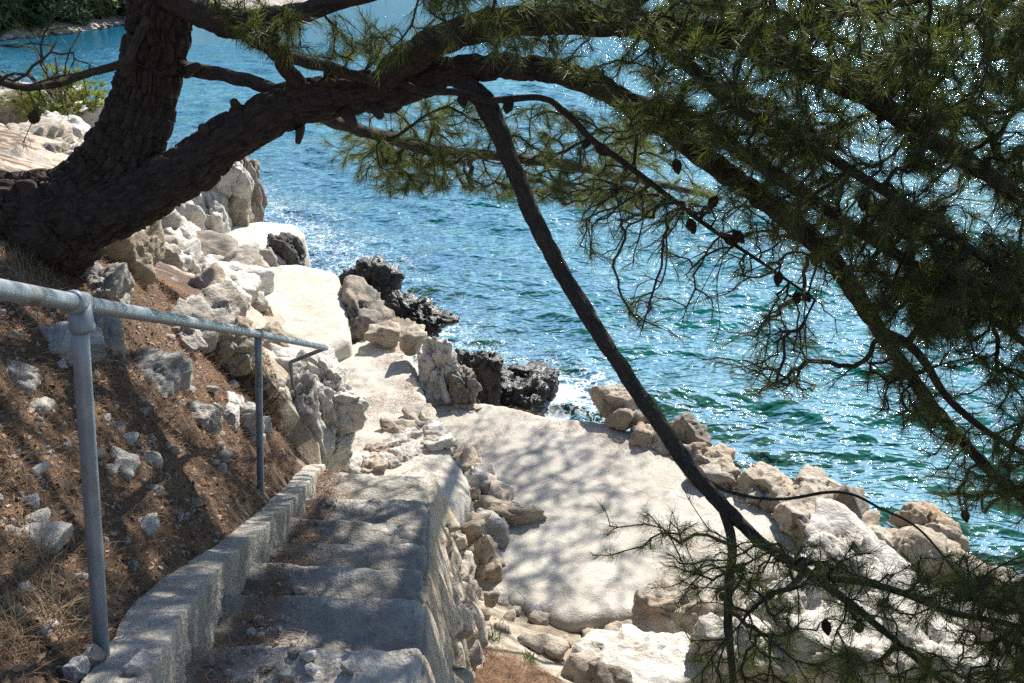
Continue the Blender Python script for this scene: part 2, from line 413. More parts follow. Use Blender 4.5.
def water_mat():
    m = M('sea_water'); w = m.pos()
    sh = m.attr('shallow'); fo = m.attr('foamy'); far = m.attr('far')
    n0 = m.noise(w, .22, 5, .6)
    body = m.mix(m.ramp(n0, [(.35, 0), (.65, 1)]), (.004, .235, .180), (.003, .170, .150))
    body = m.mix(far, body, (.006, .115, .215))
    body = m.mix(m.ramp(sh, [(0., 0), (.55, 1)]), body, (.026, .095, .062))
    b1 = m.noise(m.scale(w, (1, 1.6, 1)), 2.9, 2, .5, .4)
    b2 = m.noise(m.scale(w, (1, 1.4, 1)), 6.8, 1, .5, .3)
    b3 = m.noise(w, 46, 2, .5)
    b0 = m.noise(m.scale(w, (1, 1.8, 1)), 1.1, 4, .6)
    b = m.bump(b0, far, .13); b = m.bump(b1, 1., .066, b); b = m.bump(b2, 1., .038, b)
    dif = m.add('ShaderNodeBsdfDiffuse', i={'Color': body, 'Normal': b}).outputs[0]
    tr = m.add('ShaderNodeBsdfTransparent', i={'Color': (.50, .72, .62, 1)}).outputs[0]
    clear = m.math('MULTIPLY', m.ramp(sh, [(.62, 0), (1., 1)]), .75)
    under = m.add('ShaderNodeMixShader', i={0: clear, 1: dif, 2: tr}).outputs[0]
    gl = m.add('ShaderNodeBsdfGlossy', i={'Color': (.45, .64, .64, 1), 'Roughness': m.math('ADD', m.math('MULTIPLY', far, .09), .02), 'Normal': b}).outputs[0]
    fr = m.add('ShaderNodeFresnel', i={'IOR': 1.24, 'Normal': b}).outputs[0]
    fr = m.math('MULTIPLY', fr, m.math('SUBTRACT', .95, m.math('MULTIPLY', far, .30)))
    s = m.add('ShaderNodeMixShader', i={0: fr, 1: under, 2: gl}).outputs[0]
    # foam where the swell breaks on the rocks
    f1 = m.noise(w, 2.6, 6, .72, 1.2); f2 = m.voro(m.add('ShaderNodeVectorMath', operation='ADD', i={0: w, 1: m.add('ShaderNodeTexNoise', i={'Vector': w, 'Scale': 4., 'Detail': 4.}).outputs['Color']}).outputs[0], 4.2, 'DISTANCE_TO_EDGE')
    lace = m.ramp(f2, [(.0, 1), (.10, 0)])
    fa = m.math('ADD', m.math('MULTIPLY', lace, .42), m.math('MULTIPLY', f1, .9))
    ff = m.math('ADD', fa, m.math('MULTIPLY', fo, .85))
    ff = m.math('MULTIPLY', m.ramp(ff, [(.98, 0), (1.0, 1)]), 1.)
    ffn = m.add('ShaderNodeMapRange', i={'Value': m.math('ADD', fa, m.math('MULTIPLY', fo, .98)), 'From Min': .97, 'From Max': 1.16}).outputs[0]
    foam = m.add('ShaderNodeBsdfDiffuse', i={'Color': (.74, .77, .77, 1)}).outputs[0]
    s = m.add('ShaderNodeMixShader', i={0: ffn, 1: s, 2: foam}).outputs[0]
    return m.done(s)
WATER = water_mat()
def far_mat(name, a, b, sc=.4):
    m = M(name); w = m.pos(); n = m.noise(w, sc, 6, .7)
    return m.done(m.bsdf(Base_Color=m.mix(m.ramp(n, [(.35, 0), (.65, 1)]), a, b), Roughness=.95, Normal=m.bump(n, .6, .5)))
FARROCK = far_mat('far_shore_rock', (.42, .38, .33), (.25, .21, .17), .8)
FARLEAF = far_mat('far_tree_leaves', (.045, .075, .022), (.085, .115, .035), 1.5)
FARHILL = far_mat('far_hill_scrub', (.06, .085, .03), (.11, .11, .06), .25)

# ------------------------------------------------------------------ the lie of the land
def tps_fit(P):
    P = np.array(P, float); n = len(P); d = np.linalg.norm(P[:, None, :2] - P[None, :, :2], axis=2)
    K = np.where(d > 0, d * d * np.log(d + 1e-12), 0) + np.eye(n) * .02
    A = np.zeros((n + 3, n + 3)); A[:n, :n] = K; A[:n, n] = 1; A[:n, n + 1:] = P[:, :2]; A[n:, :n] = A[:n, n:].T
    w = np.linalg.solve(A, np.concatenate([P[:, 2], [0, 0, 0]]))
    return P, w
def tps_eval(fit, x, y):
    P, w = fit; out = np.full(x.shape, w[-3]) + w[-2] * x + w[-1] * y
    for k in range(len(P)):
        d2 = (x - P[k, 0]) ** 2 + (y - P[k, 1]) ** 2
        out = out + w[k] * .5 * d2 * np.log(d2 + 1e-12)
    return out
def curb_z(y): return H - .83 - .432 * y
def on_curb(u, v):
    d = ray(u, v); t = -.83 / (d[2] + .432 * d[1]); return d * t + np.array([0, 0, H])
def Z(u, v, z): p = atz(u, v, z); return (p[0], p[1], z)
PLAT, PATH, TERR, PIER = .85, 1.15, 1.38, 1.58
hill = [Z(0, 450, 4.0), Z(0, 300, 4.12), Z(0, 600, 3.96), Z(0, 683, 3.98), Z(45, 235, 3.95), Z(110, 262, 3.2)]
for u, v in ((97, 656), (143, 589), (213, 546), (267, 503), (300, 470)):
    p = on_curb(u, v); hill.append((p[0], p[1], p[2] - .02))
hill += [(-.9, .5, 4.35), (-.6, -1, 4.5), (-2, 0, 4.7), (-3, -2, 5.4), (-2.6, 2.2, 4.35), (-4.5, 4, 4.8), (-8, 6, 6.2), (-8, 1, 6.8), (-14, 4, 8.5),
         (-1.7, 6.1, 2.55), (-2.05, 7.4, 2.4), (-2.6, 8.6, 2.25), (-3.2, 10., 2.0), (-4.5, 12, 1.95), (-3.1, 7.6, 3.0), (-4.4, 9.5, 2.8), (-6.0, 13., 2.5), (-7.2, 15.5, 2.2), (-7.5, 12, 3.5),
         (-10, 17, 2.6), (-9, 19.5, 1.9), (-12, 23, 1.7), (-14, 20, 3.4), (-18, 25, 3.), (-20, 15, 6.5), (-28, 22, 7), (-30, 8, 11), (0.5, -3, 4.6), (3, -6, 4.2), (-4, -6, 6.5)]
low = [(-.2, 3.2, 2.3), (.0, 4.6, 1.45), (.5, 1.2, 2.9), (.9, 2.6, 2.2), (1.5, 3.6, 1.45), (-.4, 6.3, .9), (-.2, 7, .55), (.4, 5.4, .95), (1.2, 5.3, .75), (2.2, 4.9, .75), (3, 4.8, .45),
       (3.6, 3.4, .8), (2.6, 1.5, 2.2), (5, 1.5, .9), (6, 3, -.4), (4.4, 5.2, -.6), (3.2, 6.8, -.5), (2.2, 8.2, -.5), (2.2, 6.6, .5), (2.6, 5.9, .45), (1.9, 7.2, .4), (1.2, 9.7, -.6), (0, 10.6, -.8), (.6, 7.2, .45), (1.3, 7.2, .45), (0, 8.8, .35),
       (-1.1, 7.6, .85), (-1.2, 9.3, .75), (-2., 11, .8), (-2.8, 12.4, .9), (-3.8, 14.2, .9), (-2.3, 9.8, 1.3), (-3.5, 11.8, 1.45), (-4.5, 13, 1.55), (-1., 11.6, -.7), (-1.8, 13.8, -.9), (-3., 15.6, -.9), (-4.6, 17.6, -1.), (-7.5, 20.5, -1), (-11, 25.5, -1.),
       (-15, 29, -1), (-22, 32, -1.), (0, 15, -2.4), (5, 9, -2.4), (8, 3, -2.3), (-4, 22, -2.6), (-10, 32, -2.8), (5, 20, -4), (12, 8, -4), (0, 35, -5), (-25, 45, -4), (20, 20, -6), (1, -3, 3.6), (4, -4, 2.6), (8, -3, .6), (-35, 35, 1)]
HF, LF = tps_fit(hill), tps_fit(low)
DIV = np.array([(.9, -8), (.1, -1.5), (-.16, .6), (-.34, 2.32), (-.67, 6.1), (-1.45, 6.6), (-1.8, 7.4), (-2.3, 9), (-2.9, 10.4), (-4.2, 12.2), (-5.3, 13.7), (-6.0, 16.2), (-8, 19.6), (-11.5, 24.2), (-15, 27.5), (-22, 30), (-40, 33)])
def side(x, y, poly=DIV):
    """signed distance to the foot of the slope: positive on the hill side (left)"""
    best = np.full(x.shape, 1e9); sg = np.ones(x.shape)
    for a, b in zip(poly[:-1], poly[1:]):
        ab = b - a; t = np.clip(((x - a[0]) * ab[0] + (y - a[1]) * ab[1]) / (ab @ ab), 0, 1)
        dx = x - a[0] - t * ab[0]; dy = y - a[1] - t * ab[1]; d = np.hypot(dx, dy)
        c = ab[0] * dy - ab[1] * dx; n = d < best
        best = np.where(n, d, best); sg = np.where(n, np.where(c >= 0, 1., -1.), sg)
    return best * sg
def stair_line(y): return np.interp(y, [-2, 2.15, 6.0, 7], [.06, -.285, -.627, -.7])
def stair_left(y): return np.interp(y, [-2, 2.39, 6.0, 7], [-.46, -.92, -1.385, -1.5])
_ko = np.array([on_curb(*p) for p in ((97, 656), (143, 589), (213, 546), (267, 503), (300, 470))]); _ki = np.array([on_curb(*p) for p in ((160, 656), (187, 609), (230, 553), (267, 523), (317, 472))])
def kerb_mid(y): return np.interp(y, _ko[:, 1], _ko[:, 0]) + .05
def terrain(x, y, detail=True):
    x = np.asarray(x, float); y = np.asarray(y, float); sh = x.shape; x = x.ravel(); y = y.ravel()
    zh = tps_eval(HF, x, y); zl = tps_eval(LF, x, y)
    p = np.stack([x, y, x * 0], 1)
    sd = side(x, y) + .12 * fbm(p * 2.2, 3, 4)
    k = sstep(-.12, .14, sd)
    z = zl * (1 - k) + zh * k
    zh2 = z
    # bed of the stairs
    ins = (x > kerb_mid(y)) & (x < stair_line(y) + .10) & (y < 6.6)
    z = np.where(ins, np.minimum(z, H - .95 - .432 * y - .42), z)
    if detail:
        r = np.hypot(x, y)
        z = z + np.where(z > -.3, 1, 1.5) * (.07 * fbm(p * 1.3, 4, 21) * sstep(1, 5, r) + .03 * fbm(p * 5, 4, 22) * (~ins) + .03 * np.maximum(0, ridged(p * 2.4, 3, 30) - .6) * (sd < .4) + .10 * (ridged(p * 1.7, 4, 33) - .6) * sstep(7, 9.5, y) * sstep(25, 20, y))
    kd = kerb_mid(y) - x
    z = np.where((kd > 0) & (kd < 1.5) & (y < 6.4), np.minimum(z, H - .83 - .432 * y - .035 + 1.5 * np.clip(kd - .05, 0, 2)), z)
    return z.reshape(sh)
def hit(u, v):
    d = ray(u, v); o = np.array([0, 0, H]); t = np.arange(.8, 45, .02)
    P = o + d[None] * t[:, None]; zz = terrain(P[:, 0], P[:, 1], False); w = np.where(P[:, 2] < zz)[0]
    return P[w[0]] if len(w) else P[-1]

def axis(lo, hi, c0, c1, fine, grow=1.06):
    a = list(np.arange(c0, c1, fine)); s = fine; x = a[-1]
    while x < hi: s *= grow; x += s; a.append(x)
    s = fine; x = c0; b = []
    while x > lo: s *= grow; x -= s; b.append(x)
    return np.array(b[::-1] + a)
gx = axis(-45, 26, -4.2, 3.6, .032); gy = axis(-9, 48, 1.2, 9.5, .032)
GX, GY = np.meshgrid(gx, gy, indexing='ij'); GZ = terrain(GX, GY)
x_, y_ = GX.ravel(), GY.ravel(); sd_ = side(x_, y_)
rocky = sstep(.9, -.1, sd_) * .9 + .45 * sstep(9, 13, y_) + .35 * sstep(6.6, 8, y_) * sstep(2.2, .8, sd_)
near_mound = np.exp(-(((x_ + .05) / .55) ** 2 + ((y_ - 4.2) / .75) ** 2))
rocky = rocky - .95 * near_mound - .9 * (y_ < 3.2) * (sd_ < .5)
V = np.stack([x_, y_, GZ.ravel()], 1)
gme = make_mesh('ground', V, grid_faces(len(gx), len(gy))[:, ::-1], GROUND, True, {'rocky': np.clip(rocky, -.3, 1)})
ground = tag(link('ground', gme), kind='structure')

# ------------------------------------------------------------------ slabs: platform, path, terrace, pier
def dist_poly(x, y, poly):
    best = np.full(x.shape, 1e9); bx = x.copy(); by = y.copy(); ins = np.zeros(x.shape, bool)
    n = len(poly)
    for i in range(n):
        a, b = poly[i], poly[(i + 1) % n]; ab = b - a
        t = np.clip(((x - a[0]) * ab[0] + (y - a[1]) * ab[1]) / (ab @ ab + 1e-12), 0, 1)
        qx = a[0] + t * ab[0]; qy = a[1] + t * ab[1]; d = np.hypot(x - qx, y - qy); m = d < best
        best = np.where(m, d, best); bx = np.where(m, qx, bx); by = np.where(m, qy, by)
        c = ((a[1] > y) != (b[1] > y)) & (x < (b[0] - a[0]) * (y - a[1]) / (b[1] - a[1] + 1e-12) + a[0]); ins ^= c
    return best, bx, by, ins
def slab(poly, z, bottom, step=.04, wob=.05, edge=.05, amp=.012, seed=0, zfun=None, side_amp=.08):
    poly = np.array(poly, float)
    # wander the outline
    fine = []
    for i in range(len(poly)):
        a, b = poly[i], poly[(i + 1) % len(poly)]; n = max(1, int(np.linalg.norm(b - a) / .08))
        for t in np.arange(n) / n: fine.append(a + (b - a) * t)
    fine = np.array(fine); p3 = np.c_[fine, fine[:, 0] * 0]
    fine = fine + wob * 1.5 * np.stack([fbm(p3 * 1.6, 5, seed + 60, .62), fbm(p3 * 1.6, 5, seed + 61, .62)], 1)
    lo = fine.min(0) - .1; hi = fine.max(0) + .1
    xs = np.arange(lo[0], hi[0], step); ys = np.arange(lo[1], hi[1], step)
    X, Y = np.meshgrid(xs, ys, indexing='ij'); d, bx, by, ins = dist_poly(X.ravel(), Y.ravel(), fine)
    fx = grid_faces(len(xs), len(ys))
    keep = ins[fx].sum(1) >= 3; fx = fx[keep][:, ::-1]
    used, inv = np.unique(fx, return_inverse=True); fx = inv.reshape(fx.shape)
    px = X.ravel()[used]; py = Y.ravel()[used]; dd = d[used]; ii = ins[used]; bx = bx[used]; by = by[used]
    # boundary verts snap to the outline
    e = np.concatenate([fx[:, [0, 1]], fx[:, [1, 2]], fx[:, [2, 3]], fx[:, [3, 0]]]); es = np.sort(e, 1)
    u, idx, cnt = np.unique(es, axis=0, return_index=True, return_counts=True)
    be = e[idx[cnt == 1]]; bv = np.unique(be)
    isb = np.zeros(len(px), bool); isb[bv] = True
    px = np.where(isb, bx, px); py = np.where(isb, by, py); dd = np.where(isb, 0, dd)
    p3 = np.stack([px, py, px * 0], 1)
    zz = (zfun(px, py) if zfun else np.full(len(px), z)) + amp * fbm(p3 * 2.2, 4, seed) + amp * .35 * fbm(p3 * 11, 3, seed + 1)
    zz = zz - edge * (1 - np.clip(dd / edge, 0, 1)) ** 2 * .8 * (.5 + np.clip(fbm(p3 * 3, 3, seed + 5) + .5, 0, 1.2))
    V = [np.stack([px, py, zz], 1)]; Fc = [tuple(f) for f in fx.tolist()]
    ring = {v: i for i, v in enumerate(bv)}; base = len(px); nl = max(2, int((z - bottom) / .07)); cen = fine.mean(0)
    # outward normal per boundary vertex
    nrm = np.zeros((len(px), 2))
    for a, b in be:
        t = np.array([px[b] - px[a], py[b] - py[a]]); t /= np.linalg.norm(t) + 1e-9; nrm[a] += (t[1], -t[0]); nrm[b] += (t[1], -t[0])
    nrm /= np.linalg.norm(nrm, axis=1)[:, None] + 1e-9
    prev = {v: v for v in bv}
    for k in range(1, nl + 1):
        f = k / nl; zc = zz[bv] * (1 - f) + bottom * f
        q = np.stack([px[bv], py[bv], zc], 1)
        out = side_amp * (1.2 * ridged(q * 2.6, 3, seed + 7) - .55 + .5 * f) * sstep(0, .25, f)
        q[:, :2] += nrm[bv] * out[:, None]
        V.append(q); cur = {v: base + i for i, v in enumerate(bv)}; base += len(bv)
        for a, b in be: Fc.append((int(prev[b]), int(prev[a]), int(cur[a]), int(cur[b])))
        prev = cur
    return np.vstack(V), Fc
def pz(pts, z): return [tuple(atz(u, v, z)[:2]) for u, v in pts]
plat_poly = pz([(432, 403), (470, 402), (505, 404), (560, 417), (605, 421), (650, 432), (700, 468), (757, 497), (800, 528), (800, 575), (735, 585), (650, 617), (560, 628), (500, 605), (475, 585)], PLAT) + [(-.5, 6.6), (-.75, 7.6), (-.9, 8.8)]
V, Fc = slab(plat_poly, PLAT, -.7, .04, .06, .06, .016, 3, lambda x, y: PLAT + .05 * sstep(8.2, 6.2, y) - .03 * sstep(.6, 2, x))
platform = tag(top('concrete_platform', V, Fc, CONC_P), 'broad pale concrete bathing platform beside the water, dappled with pine shade', 'platform')
path_poly = [(-.72, 6.5), (-1.25, 6.7), (-1.6, 7.5), (-1.85, 9), (-2.2, 10.3)] + pz([(352, 342), (385, 326), (410, 345), (428, 400)], PATH) + [(-.55, 8.1), (-.35, 7.3), (-.5, 6.7)]
V, Fc = slab(path_poly, PATH, .2, .04, .07, .08, .03, 9, lambda x, y: PATH + .16 * sstep(8.0, 6.6, y) - .12 * sstep(-.9, -.4, x) + .05 * fbm(np.stack([x * 3, y * 3, x * 0], 1), 4, 77))
path = tag(top('path', V, Fc, CONC_P), kind='structure')
ter_poly = pz([(252, 272), (300, 268), (338, 272), (347, 300), (350, 338), (325, 350), (275, 335), (225, 312), (215, 285)], TERR)
V, Fc = slab(ter_poly, TERR, -.6, .04, .05, .10, .02, 15, lambda x, y: TERR + .10 * sstep(-2.3, -3.4, x))
terrace = tag(top('concrete_terrace', V, Fc, CONC_W), 'white sunlit concrete terrace between the path and the pier', 'terrace')
pier_poly = pz([(304, 232), (296, 223), (262, 222), (235, 228), (186, 246), (172, 268), (185, 290), (240, 290), (256, 272), (262, 255), (285, 243)], PIER)

V, Fc = slab(pier_poly, PIER, -.8, .045, .05, .08, .025, 25, lambda x, y: PIER + .12 * sstep(-3.6, -4.8, x), .14)
pier = tag(top('stone_pier', V, Fc, concrete('pier_concrete', (.70, .67, .61), (.62, .57, .48), pit=.5, stain=(.50, .42, .28), agg=.3)), 'pale stone pier with a dark end wall reaching the water', 'pier')

# ------------------------------------------------------------------ stairs, kerb, retaining wall
st = empty('concrete_staircase', (-.6, 3.2, 1.2), 'worn grey concrete steps going down beside the low kerb', 'stairs')
nos = [(-.6, H - .98), (.2, H - 1.08), (.8, H - 1.30), (1.35, H - 1.53), (1.85, H - 1.75), (2.39, H - 1.985), (3.0, H - 2.25), (3.5, H - 2.46), (4.0, H - 2.68), (4.57, H - 2.92), (5.2, H - 3.16), (6.0, H - 3.44), (6.28, H - 3.72), (6.6, H - 4.02)]
for k in range(1, len(nos)):
    y0 = nos[k - 1][0] - .06; y1, z1 = nos[k]; zb = z1 - .6
    xl0, xr0, xl1, xr1 = stair_left(y0) - .13, stair_line(y0) + .02, stair_left(y1) - .13, stair_line(y1) + .02
    sk = rnd.uniform(-.03, .03)
    C = [(xl0, y0, zb), (xr0, y0, zb), (xr1, y1 + sk, zb), (xl1, y1 - sk, zb), (xl0, y0, z1 + .01), (xr0, y0, z1 - .01), (xr1, y1 + sk, z1 - .015), (xl1, y1 - sk, z1)]
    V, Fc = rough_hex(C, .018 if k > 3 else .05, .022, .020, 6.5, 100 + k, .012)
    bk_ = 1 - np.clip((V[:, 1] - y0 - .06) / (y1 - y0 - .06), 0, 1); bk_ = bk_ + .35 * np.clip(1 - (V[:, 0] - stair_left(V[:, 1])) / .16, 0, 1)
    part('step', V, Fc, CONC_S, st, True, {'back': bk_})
# kerb on the hill side of the stairs
outer = [on_curb(*p) for p in ((97, 656), (143, 589), (213, 546), (267, 503), (300, 470))]
inner = [on_curb(*p) for p in ((160, 656), (187, 609), (230, 553), (267, 523), (317, 472))]
def ext(L, a, b):
    d0 = (L[1] - L[0]); d1 = (L[-1] - L[-2]); d0 /= d0[1]; d1 /= d1[1]
    return [L[0] + d0 * (a - L[0][1])] + L + [L[-1] + d1 * (b - L[-1][1])]
ys = np.arange(.2, 6.35, .025)
Lo = np.array(ext(outer, .2, 6.4)); Li = np.array(ext(inner, .2, 6.4))
xo = np.interp(ys, Lo[:, 1], Lo[:, 0]); xi = np.interp(ys, Li[:, 1], Li[:, 0])
xi = np.maximum(xi, xo + .13); xi = np.convolve(np.pad(xi, 12, 'edge'), np.ones(25) / 25, 'valid'); xo = np.convolve(np.pad(xo, 12, 'edge'), np.ones(25) / 25, 'valid')
sec = []
for t in np.linspace(0, 1, 14): sec.append((0, -.45 + .43 * t))
for a in np.linspace(math.pi, math.pi / 2, 5): sec.append((.03 + .03 * math.cos(a), -.03 + .03 * math.sin(a)))
for t in np.linspace(0, 1, 9)[1:-1]: sec.append((t, 0))
for a in np.linspace(math.pi / 2, 0, 5): sec.append((-.03 + .03 * math.cos(a) + 1, -.03 + .03 * math.sin(a)))
for t in np.linspace(0, 1, 18)[1:]: sec.append((1, -.03 - .5 * t))
W = []
for i, y in enumerate(ys):
    for a, b in sec:
        W.append((xo[i] + (xi[i] - xo[i]) * a, y, curb_z(y) + b))
W = np.array(W); W = W + .014 * vec_noise(W, 3.5, 4, 61) + .005 * vec_noise(W, 24, 2, 62)
f1, f2, c = worley(W * np.array([13, 13, 15]) + .4 * vec_noise(W, 9, 2, 8), 5)
inn = np.tile(np.array([a > .97 and b < -.06 for a, b in sec]), len(ys))
W[:, 0] += inn * (.012 * (c - .5) - .006 * (1 - sstep(0, .2, f2 - f1)))
kn = len(sec); Fk = [tuple(f) for f in grid_faces(len(ys), kn).tolist()]
Fk += [tuple(range(kn))[::-1], tuple((len(ys) - 1) * kn + j for j in range(kn))]
kerb = tag(top('stone_kerb', W, Fk, CONC), 'low rough concrete kerb between the steps and the needle-covered slope', 'kerb')

# retaining wall below the steps, sea side
na, nb = 200, 110
A, B = np.meshgrid(np.linspace(0, 1, na), np.linspace(0, 1, nb), indexing='ij'); A = A.ravel(); B = B.ravel()
yy = .6 + A * 6.0
ztop = np.array([n[1] for n in nos])[np.clip(np.searchsorted([n[0] for n in nos], yy + .01), 0, len(nos) - 1)] - .03
zz = ztop * (1 - B) + .45 * B
q = np.stack([yy * 0, yy, zz], 1)
f1, f2, cid = worley(np.stack([yy * 5.2, zz * 4.2, yy * 0], 1) + .45 * vec_noise(q, 3.5, 3, 3), 15)
out = .02 + .50 * B ** .8 * sstep(.3, 2, ztop - .45) + .05 * sstep(5, 6.5, yy)
bul = .11 * (cid - .4) + .03 * np.clip(.35 - f1, -.3, .35) - .05 * (1 - sstep(0, .09, f2 - f1)) + .06 * fbm(q * 5, 5, 9)
xx = stair_line(yy) + .012 + out + bul * sstep(.02, .25, B)
V = np.stack([xx, yy, zz], 1); V[:, :2] += .0
Fw = grid_faces(na, nb)
# close the back and the far end with a thick body
back = V.copy(); back[:, 0] = stair_line(yy) - .12
n0 = len(V); Fb = (grid_faces(na, nb) + n0)[:, ::-1]
rim = []
top_i = np.arange(na) * nb; bot_i = top_i + nb - 1
for i in range(na - 1):
    rim += [(top_i[i + 1], top_i[i], top_i[i] + n0, top_i[i + 1] + n0), (bot_i[i], bot_i[i + 1], bot_i[i + 1] + n0, bot_i[i] + n0)]
for j in range(nb - 1):
    rim += [(j, j + 1, j + 1 + n0, j + n0), ((na - 1) * nb + j + 1, (na - 1) * nb + j, (na - 1) * nb + j + n0, (na - 1) * nb + j + 1 + n0)]
back[:, 2] -= .05
wall = tag(top('stone_wall', np.vstack([V, back]), np.vstack([Fw[:, ::-1], Fb[:, ::-1], np.array(rim)]), WALLST), 'rough rubble retaining wall under the open side of the steps', 'wall')

# ------------------------------------------------------------------ handrail
hr = empty('metal_handrail', tuple(on_curb(92, 655)), 'grey galvanised pipe handrail standing along the kerb of the steps', 'handrail')
p1b = on_curb(92, 655); p1t = aty(78, 303, p1b[1]); p2b = on_curb(257, 497); p2t = aty(258, 334, p2b[1])
end = aty(326, 348, p2b[1] + 1.55)
dirr = (p2t - p1t); near = p1t - dirr / dirr[1] * 1.9
def straight(a, b, n=8): return np.linspace(a, b, n)
def smooth_tube(P, R, seg=20): return tube(P, R, seg)
part('post', *tube(straight(p1b - (0, 0, .25), p1t), .0195, 22), STEEL, hr)
part('post', *tube(straight(p2b - (0, 0, .25), p2t), .0195, 22), STEEL, hr)
rail = part('rail', *tube(np.vstack([straight(near, p1t, 6), straight(p1t, p2t, 8)[1:], catmull([p2t, (p2t + end) / 2, end], 6)[1:]]), .0198, 22), STEEL, hr)
def along(p, d, l): d = d / np.linalg.norm(d); return np.array([p - d * l, p - d * (l * .55), p - d * (l * .5), p + d * (l * .5), p + d * (l * .55), p + d * l])
for p, d in ((p1t, dirr), (p2t, (end - p2t))):
    s = .0265; l = .05 if p is p1t else .02
    j1 = tube(along(p, d, l), [s * .93, s * 1.06, s, s, s * 1.06, s * .93], 22)
    j2 = tube(np.array([p - (0, 0, .068), p - (0, 0, .056), p - (0, 0, .05), p]), [s * .95, s * 1.08, s, s], 22)
    V, Fc = join([j1, j2] if p is p1t else [j1])
    part('pipe_fitting', V, Fc, STEEL, hr)
for p in (p1b, p2b): part('base_collar', *tube(np.array([p - (0, 0, .05), p + (0, 0, .004), p + (0, 0, .010), p + (0, 0, .012)]), [.046, .043, .034, .0], 18), CONC, hr)
b1 = aty(291, 362, end[1] + .12); b2 = b1 + np.array([0, 0, -.22])
part('brace', *tube(np.vstack([straight(end, b1, 5), [b1 + (-.006, 0, -.012)], [b2]]), .015, 16), STEEL, hr)

# ------------------------------------------------------------------ rocks
def put_rock(name, label, c, size, rot, mat, seed, cat='rock', group=None, level=4, **kw):
    P, Fc = rock_geo(seed, size, level, **kw); P = P @ rotm(*rot).T + np.array(c)
    return tag(top(name, P, Fc, mat), label, cat, group)
FOAMERS = []
def R(label, u, v, y, size, rot=(0, 0, 0), mat=ROCK, seed=1, name='rock', wet=False, dz=0, **kw):
    c = aty(u, v, y); c[2] += dz
    if wet: FOAMERS.append((c[0], c[1], max(size[0], size[1]), 1.))
    return put_rock(name, label, c, size, rot, mat, seed, **kw)
# black rocks at the water's edge
R('jagged black wet rock alone in the foam off the platform edge', 527, 388, 11.6, (.52, .38, .36), (0, .1, .3), ROCK_B, 3, wet=True, level=5, rough=.34, crack=.30, dz=-.02)
R('low black wet rock awash just beyond the platform edge', 515, 402, 10.9, (.42, .30, .24), (0, 0, .5), ROCK_B, 44, wet=True, rough=.34, crack=.30, level=5)
R('craggy black wet rock behind the pale fluted rock', 478, 376, 10.6, (.27, .34, .40), (.1, .1, .2), ROCK_B, 5, wet=True, level=5, rough=.24, crack=.14, flute=.12)
R('pale fluted rock standing upright between the path and the black rock', 440, 376, 9.9, (.28, .30, .42), (.05, -.08, .2), ROCK_W, 6, level=5, flute=.16, rough=.14, wet=True)
R('grey fluted rock leaning on the pale upright one', 462, 390, 9.8, (.18, .26, .36), (.1, -.12, .6), ROCK_H, 61, level=5, flute=.16, rough=.14)
R('small pale block sitting at the path edge by the upright rock', 411, 342, 10.2, (.15, .15, .17), (.2, .1, .5), ROCK_T, 7, rough=.14)
R('black wet rock highest at the water, right of the terrace', 372, 284, 13.0, (.42, .36, .40), (0, .3, .4), ROCK_B, 8, wet=True, level=5, rough=.34, crack=.30)
R('long low black wet rock trailing into the water by the terrace', 415, 316, 12.2, (.48, .26, .24), (0, .2, -.5), ROCK_B, 9, wet=True, level=5, rough=.34, crack=.30)
R('brown layered rock between the terrace and the black rocks', 362, 308, 11.6, (.36, .7, .40), (0, .15, .25), ROCK_H, 10, wet=True, level=5, strata=.10, rough=.14, dz=-.25)
R('dark layered rock dropping from the terrace to the swell', 390, 322, 11.3, (.30, .45, .34), (0, .3, .3), ROCK_H, 62, wet=True, level=5, strata=.12, rough=.16, dz=-.3)
R('flat pale boulder half sunk at the end of the path', 384, 334, 10.7, (.26, .20, .14), (0, 0, .1), ROCK_T, 11, rough=.12)
R('added black rock standing in for the dark hollow under the pier end', 287, 254, 13.3, (.34, .30, .34), (0, .1, .3), ROCK_B, 63, level=5, rough=.3, crack=.2)  # black rock added to give the shaded hollow its darkness
R('grey rubble stone beside the hollow under the pier end', 268, 262, 12.9, (.2, .18, .2), (0, .1, .3), ROCK_S, 64, level=5)
# boulders along the platform edge
R('tan boulder sitting on the far corner of the platform', 617, 402, 9.45, (.27, .24, .20), (.1, .2, .4), ROCK_T, 12, wet=True, rough=.13, level=5)
R('small tan stone in front of the corner boulder', 622, 418, 9.1, (.15, .13, .11), (.1, 0, .9), ROCK_T, 13)
R('smaller tan stone tucked beside the hanging stem', 641, 420, 9.05, (.14, .11, .10), (.3, 0, .2), ROCK_T, 14)
R('dark brown boulder standing in the water beyond the hanging stem', 684, 442, 8.9, (.22, .26, .30), (.1, .1, .1), ROCK_H, 15, wet=True, level=5, rough=.16)
R('pale low stone at the platform edge, right of the hanging stem', 715, 478, 8.05, (.30, .22, .16), (.1, .2, .7), ROCK, 16, wet=True)
R('large ochre boulder with a shadowed hollow on the platform rim', 768, 490, 7.8, (.34, .28, .18), (0, .2, .2), ROCK_T, 17, wet=True, level=5, rough=.18)
R('lumpy pale boulder beside the ochre one on the platform rim', 815, 492, 7.7, (.32, .26, .16), (.2, .1, .9), ROCK, 18, wet=True, level=5, rough=.18)
R('pale broken rock below the two rim boulders', 815, 526, 7.15, (.36, .30, .20), (.1, .3, .3), ROCK, 19, wet=True, level=5, rough=.15)
R('dark rock with a mossy foot at the seaward end of the platform', 842, 518, 7.3, (.24, .26, .26), (0, .2, .1), ROCK_H, 20, wet=True)
rr_k = 0
